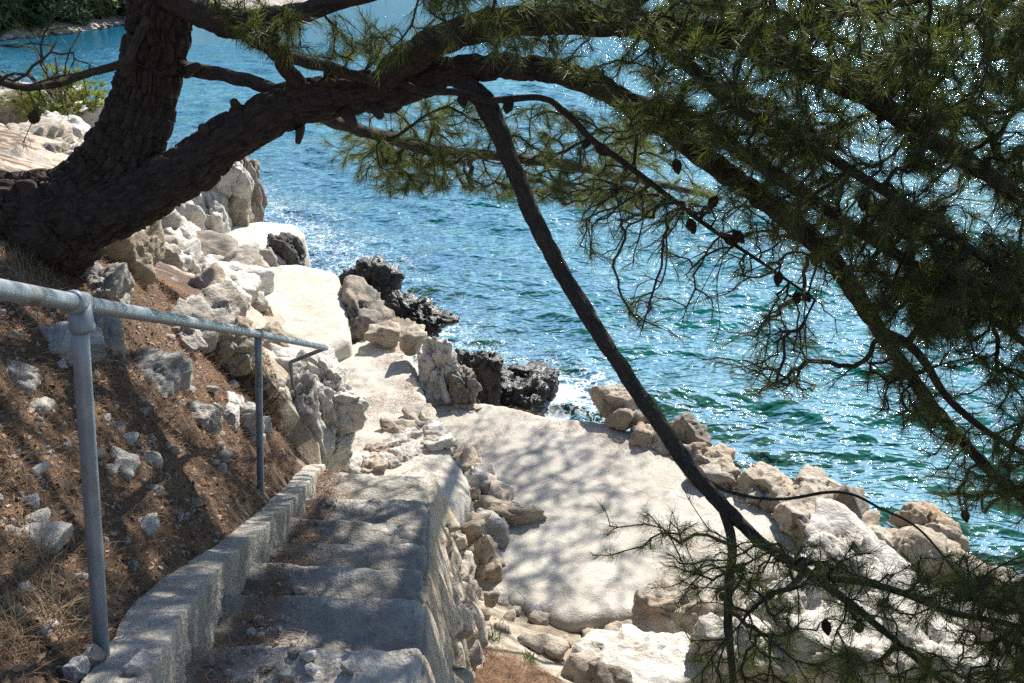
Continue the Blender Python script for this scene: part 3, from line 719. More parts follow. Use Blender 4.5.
for (u, v, y, n, mt, lab, g) in [(490, 398, 10.4, 6, ROCK_B, 'low black wet rock in the wash under the platform edge', 'low black rocks in the wash'), (560, 412, 10.2, 5, ROCK_B, 'low black wet rock in the wash under the platform edge', 'low black rocks in the wash'), (400, 318, 12.2, 5, ROCK_B, 'low black wet rock in the wash under the platform edge', 'low black rocks in the wash'),
                              (650, 432, 9.1, 6, ROCK_T, 'tan rubble wedged along the seaward rim of the platform', 'rubble along the platform rim'), (700, 462, 8.3, 8, ROCK_T, 'tan rubble wedged along the seaward rim of the platform', 'rubble along the platform rim'), (750, 492, 7.7, 10, ROCK_T, 'tan rubble wedged along the seaward rim of the platform', 'rubble along the platform rim'),
                              (800, 505, 7.4, 10, ROCK_T, 'tan rubble wedged along the seaward rim of the platform', 'rubble along the platform rim'), (850, 530, 7.1, 8, ROCK_T, 'tan rubble wedged along the seaward rim of the platform', 'rubble along the platform rim'), (430, 410, 9.6, 6, ROCK, 'pale broken rock at the joint of path and platform', 'broken rock between path and platform')]:
    for k in range(n):
        rr_k += 1; uu = u + rnd.gauss(0, 24); vv = v + (uu - u) * .55 * (u > 600) + rnd.gauss(0, 5); c = aty(uu, vv, y - (vv - v) * .02); s = rnd.uniform(.07, .17)
        if mt is ROCK_B: c[2] = rnd.uniform(-.05, .16); FOAMERS.append((c[0], c[1], s, 1.))
        put_rock('rock', lab, c, (s * 1.4, s, s * .8), (rnd.uniform(-.5, .5), rnd.uniform(-.5, .5), rnd.uniform(0, 6)), [mt, mt, ROCK][rr_k % 3] if mt is not ROCK_B else mt, 1200 + rr_k, group=g, rough=.2, crack=.14)
# right-hand shore
R('big smooth tan boulder sloping to the water behind the branches', 935, 574, 6.7, (.62, .36, .30), (.15, .55, -.15), ROCK_T, 21, wet=True, level=5, rough=.12, sharp=12)
R('knobbly tan crest rock on top of the big smooth boulder', 930, 530, 7.05, (.34, .20, .16), (0, .5, -.1), ROCK_T, 22, level=5, rough=.2)
R('dark wet rock at the foot of the big smooth boulder', 985, 607, 6.3, (.26, .30, .36), (0, .2, .4), ROCK_H, 23, wet=True)
R('bright white slab tilted behind the lower branches', 862, 566, 6.4, (.52, .34, .17), (.2, .5, -.4), ROCK_W, 24, level=5)
R('pale slab lying flat under the branch tips', 905, 610, 5.8, (.48, .32, .22), (.1, .3, -.2), ROCK_W, 25, level=5)
R('grey shaded slab between the white slab and the tan boulder', 893, 590, 6.15, (.30, .26, .2), (.1, .5, -.2), ROCK_S, 26)
R('wide white slab in the sun at the lower edge of the platform', 640, 662, 5.15, (.52, .34, .16), (.12, .05, .3), ROCK_W, 27, level=5, rough=.07)
R('pale ridged slab leaning above the wide white slab', 690, 616, 5.7, (.42, .26, .16), (.2, .1, -.3), ROCK, 28, level=5, strata=.1)
R('small dark stump of rock at the bottom edge by the white slab', 606, 682, 4.75, (.13, .13, .14), (0, 0, .4), ROCK_H, 29)
R('white boulder under the left fringe of needles', 745, 655, 5.1, (.42, .32, .26), (.1, .2, .1), ROCK_W, 30, level=5)
R('tall pale rock among the hanging twigs', 790, 612, 5.5, (.34, .30, .32), (.1, .3, .4), ROCK_W, 31, level=5, flute=.08)
R('cracked white rock deep under the branches', 840, 660, 5.0, (.42, .34, .26), (.1, .2, .2), ROCK_W, 32, level=5)
R('broken pale rock in the lower right corner', 940, 668, 4.9, (.42, .34, .24), (.1, .3, -.3), ROCK_W, 33, level=5)
R('pale wedge of rock against the right border', 1010, 650, 5.3, (.36, .3, .26), (.1, .3, -.5), ROCK, 34)
R('long cream rock below the tan boulder', 955, 628, 5.6, (.46, .22, .2), (.1, .45, -.2), ROCK_W, 35)
for k in range(26):
    u = rnd.uniform(560, 1010); v = rnd.uniform(600, 690); p = hit(u, v); s = rnd.uniform(.08, .2)
    put_rock('rock', 'broken pale rock among the larger slabs under the branches', p + (0, 0, s * .2), (s * 1.3, s, s * .75), (rnd.uniform(-.4, .4), rnd.uniform(-.4, .4), rnd.uniform(0, 6)), rnd.choice([ROCK_W, ROCK, ROCK]), 300 + k, group='broken rocks under the branches', level=4)
# ledge between path and platform
lp = [(405, 450), (430, 452), (452, 462), (436, 436), (480, 488), (495, 520), (476, 470), (398, 438), (422, 440), (446, 448), (468, 458), (486, 476), (503, 494), (511, 512), (500, 530), (488, 548), (492, 566)]
for k, (u, v) in enumerate(lp):
    c = atz(u, v, .92); s = rnd.uniform(.09, .2)
    put_rock('rock', 'craggy brown rubble in the ledge between the steps and the platform', c + (-.05, 0, -.05), (s * 1.7, s * .9, s * .9), (rnd.uniform(-.3, .3), rnd.uniform(-.3, .3), 1.9 + rnd.gauss(0, .5)), [ROCK, ROCK_T, ROCK_S][k % 3], 340 + k, group='rubble of the ledge beside the platform', rough=.2, crack=.12)
lp2 = [(470, 530), (484, 548), (480, 572), (470, 600), (462, 615), (478, 622), (490, 600)]
for k, (u, v) in enumerate(lp2):
    yk = 6.3 - .18 * k * .8; c = aty(u, v, yk); s = rnd.uniform(.05, .10)
    put_rock('rock', 'orange-tinted rubble stone jutting from the foot of the retaining wall', c, (s, s * .9, s * 1.3), (rnd.uniform(-.3, .3), rnd.uniform(-.3, .3), rnd.uniform(0, 6)), ROCK_T, 360 + k, group='rubble along the retaining wall', rough=.18)
for k in range(34):
    u = rnd.uniform(470, 640); v = 604 + (u - 470) * .12 + rnd.uniform(-10, 40); p = hit(u, v); s = rnd.uniform(.03, .085)
    put_rock('stone', 'small tan stone strewn between the dark mound and the platform', p + (0, 0, s * .3), (s * 1.3, s, s * .7), (rnd.uniform(-.4, .4), rnd.uniform(-.4, .4), rnd.uniform(0, 6)), rnd.choice([ROCK_T, ROCK, ROCK_W]), 380 + k, 'stone', 'stones at the near edge of the platform', level=3)
for k, (u, v) in enumerate([(362, 456), (378, 446), (396, 441), (412, 433), (425, 420), (386, 458), (406, 450), (372, 462), (418, 446), (432, 430), (402, 428), (440, 440), (356, 464), (428, 442)]):
    c = atz(u, v, 1.17 + .05 * (v > 450)); s = rnd.uniform(.08, .17)
    put_rock('rock', 'low craggy pale rock breaking through the foot of the path below the steps', c - (0, 0, s * .22), (s * 1.5, s, s * .5), (rnd.uniform(-.2, .2), rnd.uniform(-.2, .2), rnd.uniform(0, 6)), [ROCK_W, ROCK, ROCK_W][k % 3], 1500 + k, group='craggy rock at the foot of the path', rough=.2, crack=.14)
# outcrop left of the path
R('tall cracked pale outcrop on the left of the path below the rail end', 322, 416, 7.25, (.34, .42, .66), (0, .05, .15), ROCK_W, 40, name='rock_outcrop', level=6, flute=.15, rough=.12, crack=.10, cat='rock', dz=-.08)
R('pale block filling the slope side of the tall outcrop', 288, 405, 7.3, (.36, .36, .48), (.05, .1, .4), ROCK_W, 41, level=5, flute=.08, dz=-.05)
R('white lump at the foot of the tall outcrop', 325, 452, 7.0, (.26, .18, .16), (0, 0, .2), ROCK_W, 42, level=5)
R('low pale rock between the kerb end and the outcrop', 296, 452, 6.7, (.26, .18, .14), (0, 0, .6), ROCK_W, 43)
R('grey cracked slab closing the gap between the kerb end and the tall outcrop', 296, 432, 6.75, (.22, .30, .42), (0, .05, .2), ROCK_S, 145, level=5, flute=.1)
R('shelf of pale rock above the outcrop', 300, 378, 7.7, (.5, .4, .26), (0, .1, .5), ROCK_W, 45, level=5)
# boulders of the slope
slope = [('large angular white boulder on the needle slope behind the rail', 152, 382, (.30, .20, .17), ROCK_S), ('upright grey-white block between the near post and the big boulder', 106, 345, (.17, .14, .22), ROCK_S),
         ('flat pale slab sunk in the slope left of the near post', 55, 345, (.26, .18, .09), ROCK_S), ('pale pointed rock above the upright block', 108, 300, (.16, .13, .16), ROCK_S),
         ('pale leaning slab on the slope below the big boulder', 197, 424, (.17, .11, .13), ROCK_S), ('flat grey slab at the left border of the slope', 15, 380, (.16, .12, .06), ROCK_S),
         ('ochre ledge rock behind the middle of the rail', 222, 345, (.30, .22, .20), ROCK_T), ('grey ledge rock above the ochre ledge', 205, 322, (.40, .25, .18), ROCK_S),
         ('orange-stained rock close to the far post', 243, 362, (.20, .16, .14), ROCK_T), ('rust-coloured rock under the leaning trunk', 122, 262, (.30, .22, .18), ROCK_T),
         ('pale rock beside the terrace edge behind the rail', 232, 312, (.38, .30, .22), ROCK), ('broken cream rock under the curved limb', 165, 295, (.45, .32, .25), ROCK),
         ('tan rock beside the rust-coloured one', 150, 272, (.40, .3, .25), ROCK_W), ('brown ledge rock above the outcrop', 265, 345, (.30, .22, .18), ROCK_T),
         ('ragged grey rock in the dark strip behind the rail', 180, 340, (.22, .16, .13), ROCK_S), ('small pale boulder at the top of the slope below the trunk', 75, 268, (.13, .1, .1), ROCK_S)]
for k, (lab, u, v, s, m_) in enumerate(slope):
    if v > 330: s = tuple(q * .8 for q in s)
    p = hit(u, v) if 'cream rock under' not in lab and 'tan rock beside' not in lab and 'beside the terrace' not in lab else aty(u, v, 11.0) - (0, 0, .25)
    put_rock('rock', lab, p + (0, 0, s[2] * .15), s, (rnd.uniform(-.25, .25), rnd.uniform(-.25, .25), rnd.uniform(0, 3)), m_, 420 + k, level=5, rough=.14)
for k, (u, v) in enumerate([(233, 408), (244, 418), (250, 432), (232, 423), (262, 430), (258, 447)]):
    p = hit(u, v); s = rnd.uniform(.06, .085)
    put_rock('stone', 'fist-sized white stone in the small heap by the far post', p + (0, 0, s * .4), (s, s * .8, s * 1.1), (rnd.uniform(-.5, .5), rnd.uniform(-.5, .5), rnd.uniform(0, 6)), ROCK_W, 450 + k, 'stone', 'white stones heaped by the far post', level=4)
# loose stones on the slope
base_st = []
for k in range(8):
    P, Fc = rock_geo(500 + k, (1.2, .9, .6), 3, rough=.12); base_st.append(make_mesh('stone', P, Fc, [ROCK_S, ROCK, ROCK_W][k % 3]))
nst = 0
while nst < 100:
    u = rnd.uniform(0, 300); v = rnd.uniform(300, 660); lim = 130 + (660 - v) * .95
    if u > lim - 40 or (u > 90 and v > 590): continue
    p = hit(u, v)
    if p[0] > stair_left(p[1]) - .25: continue
    band = math.exp(-((v - (400 + u * .15)) / 70) ** 2)
    if rnd.random() > .25 + .75 * band: continue
    s = abs(rnd.gauss(0, .022)) + .012
    o = link('stone', rnd.choice(base_st)); o.location = p - (0, 0, s * .1); o.scale = (s, s, s); o.rotation_euler = (rnd.uniform(-.5, .5), rnd.uniform(-.5, .5), rnd.uniform(0, 6.28))
    tag(o, 'small pale stone lying loose among the fallen needles on the slope', 'stone', 'loose stones on the slope'); nst += 1
for k in range(46):   # crumbled bits along the inner foot of the kerb and on the nearest step
    yk = rnd.choice([rnd.uniform(1.9, 2.5), rnd.uniform(2.0, 6.)]); xk = stair_left(yk) + abs(rnd.gauss(0, .09 if yk > 2.5 else .2)) + .02
    zt = next(z for (yy_, z) in nos if yy_ >= yk); s = rnd.uniform(.008, .03)
    o = link('stone', rnd.choice(base_st)); o.location = (xk, yk, zt + .005 + s * .3); o.scale = (s, s, s); o.rotation_euler = (rnd.uniform(-.5, .5), rnd.uniform(-.5, .5), rnd.uniform(0, 6.28))
    tag(o, 'crumbled stone chip lying on the steps along the kerb', 'stone', 'stone chips on the steps')
# two named stones beside the near post
for (u, v, s, lab, m_) in ((95, 662, .028, 'tan pebble at the foot of the near post', ROCK_T), (140, 672, .042, 'pointed grey stone set on the near end of the kerb', ROCK_S), (78, 672, .03, 'white chip left of the near post', ROCK_W)):
    p = on_curb(u, v); put_rock('stone', lab, p + (0, 0, s * .4), (s, s * .8, s), (0, 0, 1), m_, int(u) + 600, 'stone', level=4)
# cliff beside the pier
cl = [('tall white rock column beside the pier, under the curved limb', 207, 216, 14.3, (.42, .5, .9), ROCK_W), ('white rock column second from the pier end', 228, 203, 14.9, (.38, .5, .75), ROCK_W),
      ('broad white rock wall rising from the pier near the trunk', 180, 228, 13.8, (.5, .6, .95), ROCK_W), ('dark seaward rock at the far end of the cliff', 246, 200, 15.6, (.30, .55, .95), ROCK_H),
      ('cream rock face below the curved limb', 150, 245, 13.2, (.55, .6, .8), ROCK_W), ('pale rock shoulder between the slope and the cliff', 128, 262, 12.2, (.5, .5, .6), ROCK),
      ('small white column touching the pier edge', 219, 228, 13.9, (.2, .25, .42), ROCK_W), ('tan pillar at the inner corner of the pier', 236, 218, 14.5, (.16, .22, .45), ROCK_T),
      ('white boulder at the landward foot of the cliff', 176, 262, 12.6, (.4, .35, .35), ROCK_W), ('cream boulder at the inner end of the pier', 205, 270, 12.3, (.35, .3, .22), ROCK_W),
      ('large pale boulder behind the curved limb', 130, 220, 15, (.7, .7, .7), ROCK), ('rounded rock at the top of the cliff', 215, 188, 15.4, (.5, .45, .4), ROCK),
      ('low white rock between the terrace and the slope', 238, 288, 11.6, (.4, .4, .3), ROCK_W), ('small brown stone on the inner terrace edge', 265, 318, 10.7, (.10, .1, .16), ROCK_T)]
for k, (lab, u, v, y, s, m_) in enumerate(cl):
    R(lab, u, v, y, s, (rnd.uniform(-.1, .1), rnd.uniform(-.12, .12), rnd.uniform(0, 1.)), m_, 620 + k, level=5, flute=.13 if s[2] > .5 else 0, rough=.13, wet=(k in (3,)))
fl = [('white rock on the far point behind the left trunk', 85, 140, 23.5, (1.0, .9, .7), ROCK_W), ('broad pale rock of the far point at the left border', 25, 150, 20, (1.3, 1, .6), ROCK), ('grey dark-footed rock at the tip of the far point', 105, 150, 24, (.8, 1., .5), ROCK_H),
      ('white boulder below the young pine', 60, 135, 21, (.7, .7, .45), ROCK_W), ('pale boulder left of the trunk foot', 20, 185, 15, (.6, .5, .35), ROCK), ('shadowed round rock on the far point', 48, 158, 18.5, (.4, .4, .35), ROCK_H),
      ('cream rock behind the trunk base', 78, 165, 19, (.8, .7, .4), ROCK_W), ('pale rock at the left border above the far point', 5, 112, 24, (1.2, 1., .6), ROCK), ('flat white rock at the water of the far point', 70, 118, 27, (1.2, .8, .4), ROCK_W), ('distant pale rock next to the young pine', 30, 105, 27, (1.4, 1.2, .5), ROCK)]
for k, (lab, u, v, y, s, m_) in enumerate(fl):
    R(lab, u, v, y, s, (rnd.uniform(-.2, .2), rnd.uniform(-.2, .2), rnd.uniform(0, 3.)), m_, 660 + k, level=5, rough=.16, wet=True)
for k in range(22):
    t = k / 22; c = np.array((-2.5, 9.4)) * (1 - t) + np.array((-4.9, 13.2)) * t; x0, y0 = c[0] + rnd.uniform(-.75, .0), c[1] + rnd.uniform(-.2, .3); s = rnd.uniform(.12, .30)
    put_rock('rock', 'white broken rock heaped along the foot of the slope behind the terrace', (x0, y0, float(terrain(np.array([x0]), np.array([y0]))[0]) + s * .1), (s * 1.1, s, s * 1.1), (rnd.uniform(-.4, .4), rnd.uniform(-.4, .4), rnd.uniform(0, 6)), [ROCK_W, ROCK_W, ROCK][k % 3], 1400 + k, group='white rocks behind the terrace', rough=.16, flute=.06)
for k in range(14):
    t = k / 14; c = (DIV[10] * (1 - t) + DIV[13] * t) if k % 2 else (DIV[9] * (1 - t) + DIV[11] * t)
    x0, y0 = c[0] + rnd.uniform(-.4, .9), c[1] + rnd.uniform(-.3, .5); s = rnd.uniform(.25, .6)
    put_rock('rock', 'pale shore rock along the foot of the far cliff', (x0, y0, max(.1, float(terrain(np.array([x0]), np.array([y0]))[0]))), (s, s, s * .8), (rnd.uniform(-.2, .2), rnd.uniform(-.2, .2), rnd.uniform(0, 6)), rnd.choice([ROCK, ROCK_W, ROCK_H]), 690 + k, group='shore rocks below the far cliff', rough=.15)
# rocks lying under water
for k, (u, v, s) in enumerate([(568, 412, .4), (1000, 552, .8), (960, 520, .6), (700, 442, .4), (600, 395, .5), (380, 262, .5), (430, 345, .4), (880, 500, .6), (540, 415, .4), (330, 255, .6)]):
    c = atz(u, v, -.12); put_rock('rock', 'olive rock showing through the shallow water by the shore', c + (0, 0, -s * .30), (s, s * .8, s * .42), (0, 0, rnd.uniform(0, 6)), ROCK_T, 720 + k, group='rocks under the shallow water', rough=.16)

# ------------------------------------------------------------------ sea
ang = np.radians(np.concatenate([np.linspace(-70, -37, 60)[:-1], np.linspace(-37, 40, 640), np.linspace(40, 70, 60)[1:]]))
rad = np.concatenate([np.geomspace(3, 6.2, 60)[:-1], np.geomspace(6.2, 70, 1050)[:-1], np.geomspace(70, 4000, 240)])
AN, RA = np.meshgrid(ang, rad, indexing='ij'); X = (RA * np.sin(AN)).ravel(); Y = (RA * np.cos(AN)).ravel(); RR = RA.ravel()
cell = np.tile(np.gradient(rad), len(ang))
Zw = np.zeros(len(X)); r_ = np.random.default_rng(5)
warp = np.stack([X * .12, Y * .12, X * 0], 1); wx = 1.2 * fbm(warp, 3, 71); wy = 1.2 * fbm(warp, 3, 72)
wamp = .65 + .7 * sstep(-.3, .4, fbm(np.stack([X * .25, Y * .25, X * 0], 1), 3, 73))
for k in range(26):
    lam = .24 * (12.) ** (k / 25.); th = math.radians(-98 + r_.normal() * 30)
    kk = 2 * math.pi / lam; ph = r_.uniform(0, 6.28); a = .0098 * lam ** .85
    s = np.sin(kk * ((X + wx) * math.cos(th) + (Y + wy) * math.sin(th)) + ph)
    s = 1 - 2 * (1 - (s + 1) / 2) ** .7 if False else s + .25 * s * s
    Zw += a * s * sstep(lam * .45, lam * .18, cell)
Zw *= wamp
near_m = RR < 60
foam = np.zeros(len(X)); shal = np.zeros(len(X))
xi_, yi_ = X[near_m], Y[near_m]
tz = terrain(xi_, yi_, False); dep = -tz
sh_ = 1 - sstep(.1, 4.2, dep)
fo_ = np.zeros(len(xi_))
wob = .25 * fbm(np.stack([xi_ * 1.2, yi_ * 1.2, xi_ * 0], 1), 4, 81)
for (cx, cy, rr, k) in FOAMERS:
    d = np.hypot(xi_ - cx, yi_ - cy) - rr; fo_ = np.maximum(fo_, .74 * np.exp(-np.clip(d + wob, 0, None) / .75))
for poly in (plat_poly, pier_poly, ter_poly):
    d, _, _, ins = dist_poly(xi_, yi_, np.array(poly)); fo_ = np.maximum(fo_, .62 * np.exp(-np.clip(d + wob, 0, None) / .5))
fo_ = np.maximum(fo_, .34 * np.exp(-np.clip(-side(xi_, yi_) - 3.4 + wob, 0, None) / 1.6))
foam[near_m] = fo_; shal[near_m] = sh_
Zw[near_m] += .05 * fo_ * fbm(np.stack([xi_ * 3, yi_ * 3, xi_ * 0], 1), 4, 90)
farr = sstep(18, 85, RR)
wme = make_mesh('sea', np.stack([X, Y, Zw], 1), grid_faces(len(ang), len(rad)), WATER, True, {'shallow': shal, 'foamy': foam, 'far': farr})
sea = tag(link('sea', wme), kind='structure')
V = np.array([(-4000, -60, -6.5), (4000, -60, -6.5), (4000, 4200, -9), (-4000, 4200, -9)])
tag(link('seabed', make_mesh('seabed', V, np.array([[0, 1, 2, 3]]), GROUND)), kind='structure')

# ------------------------------------------------------------------ far shore
fx_ = np.linspace(-1, 1, 220); fy_ = np.linspace(0, 1, 60)
SHORE = np.array([(-150, 40), (-70, 66), (-50, 78), (-43, 84), (-40, 96), (-40, 106), (-36, 128), (-18, 178), (50, 270), (300, 430)], float) * .86
sp = catmull(SHORE, 24); ns = len(sp)
tn = np.gradient(sp, axis=0); tn /= np.linalg.norm(tn, axis=1)[:, None]; nm = np.stack([-tn[:, 1], tn[:, 0]], 1)
D_ = np.concatenate([[-3, -1, 0, .6, 1.2, 2, 3.], np.linspace(5, 120, 34)])
pts = sp[:, None, :] + nm[:, None, :] * D_[None, :, None]
zz = np.interp(D_, [-3, 0, 1.2, 3, 10, 40, 120], [-1.5, -.1, .5, 1.2, 3.2, 14, 34])[None, :].repeat(ns, 0)
q = np.concatenate([pts.reshape(-1, 2), np.zeros((ns * len(D_), 1))], 1)
zz = zz.ravel() + .7 * fbm(q * .5, 4, 3) * np.clip(zz.ravel() / 1.2, 0, 1)
V = np.c_[q[:, :2], zz]
hm = make_mesh('far_hill', V, grid_faces(ns, len(D_)), FARHILL); hm.materials.append(FARROCK)
cc = np.tile(np.arange(len(D_) - 1), ns - 1); hm.polygons.foreach_set('material_index', (cc < 6).astype(np.int32))
tag(link('hills', hm), kind='structure')
bm_r = []
for k in range(300):
    t = rnd.random() * .75 + .05; i = int(t * (ns - 1)); c = sp[i] + nm[i] * rnd.uniform(-.6, 2.4); s = rnd.uniform(.15, .36)
    P, Fc = rock_geo(900 + k % 12, (s * 1.2, s, s * .7), 2); bm_r.append((P + np.array([c[0], c[1], rnd.uniform(-.05, .22)]), Fc))
V, Fc = join(bm_r); tag(link('rubble', make_mesh('far_shore_rubble', V, Fc, FARROCK, False)), 'pale rubble lining the far shore', 'rubble', kind='stuff')
def leaf_cloud(n, cen, rad, sz, r2):
    u = r2.normal(size=(n, 3)); u /= np.linalg.norm(u, axis=1)[:, None]; c = cen + u * (rad * r2.uniform(.25, 1, (n, 1)) ** .5)
    a = r2.normal(size=(n, 3)); b = r2.normal(size=(n, 3)); a *= sz / np.linalg.norm(a, axis=1)[:, None]; b *= sz / np.linalg.norm(b, axis=1)[:, None]
    return np.stack([c - a, c + b, c + a * .9 - b * .2], 1).reshape(-1, 3)
fts = []
for k in range(5):
    r2 = np.random.default_rng(40 + k); h = 5.5
    L = [leaf_cloud(100, np.array([r2.normal() * .9, r2.normal() * .9, h * (.06 + .8 * r2.random())]), np.array([1.1, 1.1, .9]), .30, r2) for _ in range(13)]
    V = np.vstack(L); fts.append(make_mesh('crown', V, np.arange(len(V)).reshape(-1, 3), FARLEAF, False))
tv, tf = tube(np.array([(0, 0, -.5), (.1, 0, 1.5), (0, .1, 3.6)]), [.22, .17, .06], 7); ftr = make_mesh('trunk', tv, tf, BARK)
kt = 0
for k in range(64):
    i = int((.13 + .46 * k / 64) * (ns - 1)); c = sp[i] + nm[i] * (rnd.uniform(1.3, 2.4) if k % 2 else rnd.uniform(3, 10)); dd = float(np.min(np.linalg.norm(sp - c, axis=1)))
    z = float(np.interp(dd, [0, 1.2, 3, 10, 40], [-.1, .5, 1.2, 3.2, 14]))
    o = empty('far_tree', (c[0], c[1], z), 'small dark green tree in the wood on the far shore', 'tree', 'trees on the far shore')
    s = rnd.uniform(.7, 1.25); o.scale = (s * 1.1, s * 1.1, s); o.rotation_euler = (0, 0, rnd.uniform(0, 6))
    link('crown', fts[k % 5], o); link('trunk', ftr, o)

# ------------------------------------------------------------------ the leaning pine
base = aty(40, 245, 5.25)
pine = empty('pine_tree', tuple(base), 'old leaning pine whose dark trunk forks at the left and arches over the steps', 'pine tree')
NODES = []      # skeleton points twigs may grow from: (pos, radius)
def bark_disp(seed, amt):
    def f(th, L, rr):
        TH, LL = np.meshgrid(th, L); TH = TH.T; LL = LL.T
        TH, LL = np.meshgrid(th, L)
        p = np.stack([(np.cos(TH) * rr * 30).ravel(), (np.sin(TH) * rr * 30).ravel(), (LL * 8.5).ravel()], 1)
        f1, f2, c = worley(p + .4 * vec_noise(p, .8, 2, seed), seed)
        d = sstep(0, .35, f2 - f1) * .9 + .3 * c + .5 * fbm(p * .35, 3, seed + 2) + .25 * fbm(p * 2, 2, seed + 4)
        return (d.reshape(rr.shape) - .7) * amt * np.clip(rr / .12, .15, 1.2)
    return f
def limb(name, pts, seed, seg=20, mat=None, sub=10, amt=.022, wob=.012, nodes=True, skip=0):
    """pts: (u, v, horizontal distance, half width in pixels)"""
    P = np.array([aty(u, v, y) for u, v, y, r in pts]); Rr = np.array([px2m(r, y) for u, v, y, r in pts])
    Q = catmull(np.c_[P, Rr], sub); C = Q[:, :3]; Rd = np.maximum(Q[:, 3], .003)
    L = np.linspace(0, len(pts), len(C)); C = C + wob * np.stack([fbm(np.stack([L * 1.4 + 7 * k, L * 0 + seed, L * 0], 1), 3, seed + k) for k in range(3)], 1) * np.clip(Rd / .03, .4, 1.5)[:, None] * sstep(0, .6, L)[:, None]
    V, Fc = tube(C, Rd, seg, True, bark_disp(seed, amt) if seg >= 16 else None)
    TH, LL = np.meshgrid(np.arange(seg) * 2 * math.pi / seg, np.concatenate([[0], np.cumsum(np.linalg.norm(np.diff(C, axis=0), axis=1))]))
    rr_ = np.maximum(Rd, .012)[:, None]; z2 = lambda a: np.concatenate([a.ravel(), [0, 0]])
    o = part(name, V, Fc, mat or BARK, pine, True, {'bx': z2(np.cos(TH) * rr_ + seed), 'by': z2(np.sin(TH) * rr_), 'bz': z2(LL * .27)})
    if nodes:
        for i in range(skip, len(C), 2): NODES.append((C[i], Rd[i]))
    return C, Rd
limb('trunk', [(-70, 235, 5.1, 52), (-20, 222, 5.15, 46), (20, 215, 5.2, 41), (70, 206, 5.25, 37), (105, 176, 5.3, 33), (128, 142, 5.32, 31), (143, 105, 5.34, 28), (153, 65, 5.35, 26.5), (160, 20, 5.3, 26), (166, -40, 5.2, 25), (175, -120, 5.0, 24), (200, -220, 4.8, 20), (250, -330, 4.7, 14)], 1, 120, sub=34, amt=.034, skip=170)
# root flare going down into the slope
limb('root', [(60, 215, 5.22, 40), (20, 240, 5.2, 44), (-10, 275, 5.2, 34), (-30, 310, 5.2, 22)], 2, 48, sub=14, amt=.03, nodes=False)
limb('root', [(75, 222, 5.25, 34), (72, 245, 5.25, 28), (60, 270, 5.2, 16)], 3, 40, sub=12, amt=.03, nodes=False)
MAIN = [(40, 222, 5.2, 33), (90, 216, 5.2, 30), (140, 197, 5.2, 26), (190, 167, 5.2, 23), (240, 132, 5.2, 21), (290, 106, 5.22, 20), (335, 96, 5.25, 19), (380, 92, 5.25, 18), (420, 82, 5.25, 15), (470, 68, 5.2, 12), (530, 68, 5.15, 11), (590, 82, 5.1, 10.5),
        (640, 110, 5.05, 10.5), (690, 145, 5.0, 10.5), (740, 183, 4.95, 10.5), (790, 220, 4.85, 10), (830, 257, 4.8, 9), (862, 305, 4.7, 8), (900, 360, 4.6, 6.8), (940, 415, 4.5, 6.2), (985, 465, 4.4, 5.5), (1040, 515, 4.3, 5.5), (1090, 560, 4.2, 4)]
limb('branch', MAIN, 4, 72, sub=24, amt=.030, skip=154)
limb('branch', [(372, 92, 5.22, 12), (400, 66, 5.15, 14), (440, 40, 5.1, 14), (510, 22, 5.0, 13), (600, 22, 4.85, 12.5), (680, 30, 4.7, 12), (760, 42, 4.6, 12), (815, 70, 4.5, 11), (870, 98, 4.4, 10), (930, 138, 4.3, 9), (1000, 182, 4.2, 8), (1080, 240, 4.1, 6)], 5, 32, sub=12, skip=10)
limb('branch', [(150, -12, 5.2, 9), (190, 8, 5.1, 12), (235, 24, 5.05, 13), (280, 18, 5.0, 10), (330, 4, 4.9, 9), (400, -20, 4.8, 8), (500, -50, 4.7, 7)], 6, 28, skip=12)
limb('branch', [(232, 26, 5.05, 7), (262, 44, 5.05, 6), (300, 60, 5.05, 5.5), (345, 72, 5.08, 5), (388, 88, 5.15, 5)], 7, 16, skip=10)
limb('branch', [(270, 15, 5.0, 6), (272, 40, 5.05, 8), (282, 62, 5.1, 7.5), (300, 85, 5.2, 8)], 8, 16, skip=10)
limb('branch', [(180, 68, 5.35, 8), (205, 72, 5.3, 6.5), (240, 78, 5.3, 6.5), (280, 93, 5.25, 7)], 9, 16, mat=BARK_G, skip=14)
limb('branch', [(148, 18, 5.1, 4), (136, 42, 5.05, 4.2), (127, 60, 5.05, 4), (108, 68, 5.0, 3.8), (80, 76, 4.9, 3.6), (55, 84, 4.8, 3.6), (20, 87, 4.7, 3.6), (-20, 74, 4.6, 3.2), (-60, 62, 4.5, 2.5)], 10, 12, skip=8)
limb('branch', [(300, 108, 5.25, 6), (340, 124, 5.5, 6), (385, 137, 5.8, 5.6), (430, 150, 6.2, 5.4), (490, 155, 6.6, 4.8), (560, 165, 7.0, 4.4), (640, 180, 7.5, 3.6), (720, 198, 8, 2.8)], 11, 16, mat=BARK_G, skip=14)
limb('branch', [(545, 72, 5.15, 6), (610, 95, 5.0, 7), (680, 112, 4.8, 7.5), (740, 150, 4.7, 7), (800, 192, 4.55, 7), (870, 238, 4.4, 6), (950, 290, 4.3, 5), (1050, 360, 4.2, 4)], 12, 16, skip=12)
limb('branch', [(380, 72, 5.2, 5), (420, 90, 5.1, 3.5), (455, 92, 5.0, 3.4), (490, 100, 4.95, 3.4), (540, 98, 4.9, 3), (565, 112, 4.9, 3.2), (590, 138, 4.85, 3.2), (620, 160, 4.8, 3), (660, 190, 4.75, 2.6), (710, 228, 4.7, 2.2), (770, 268, 4.6, 1.6), (815, 300, 4.5, 1.2)], 13, 12, skip=8)
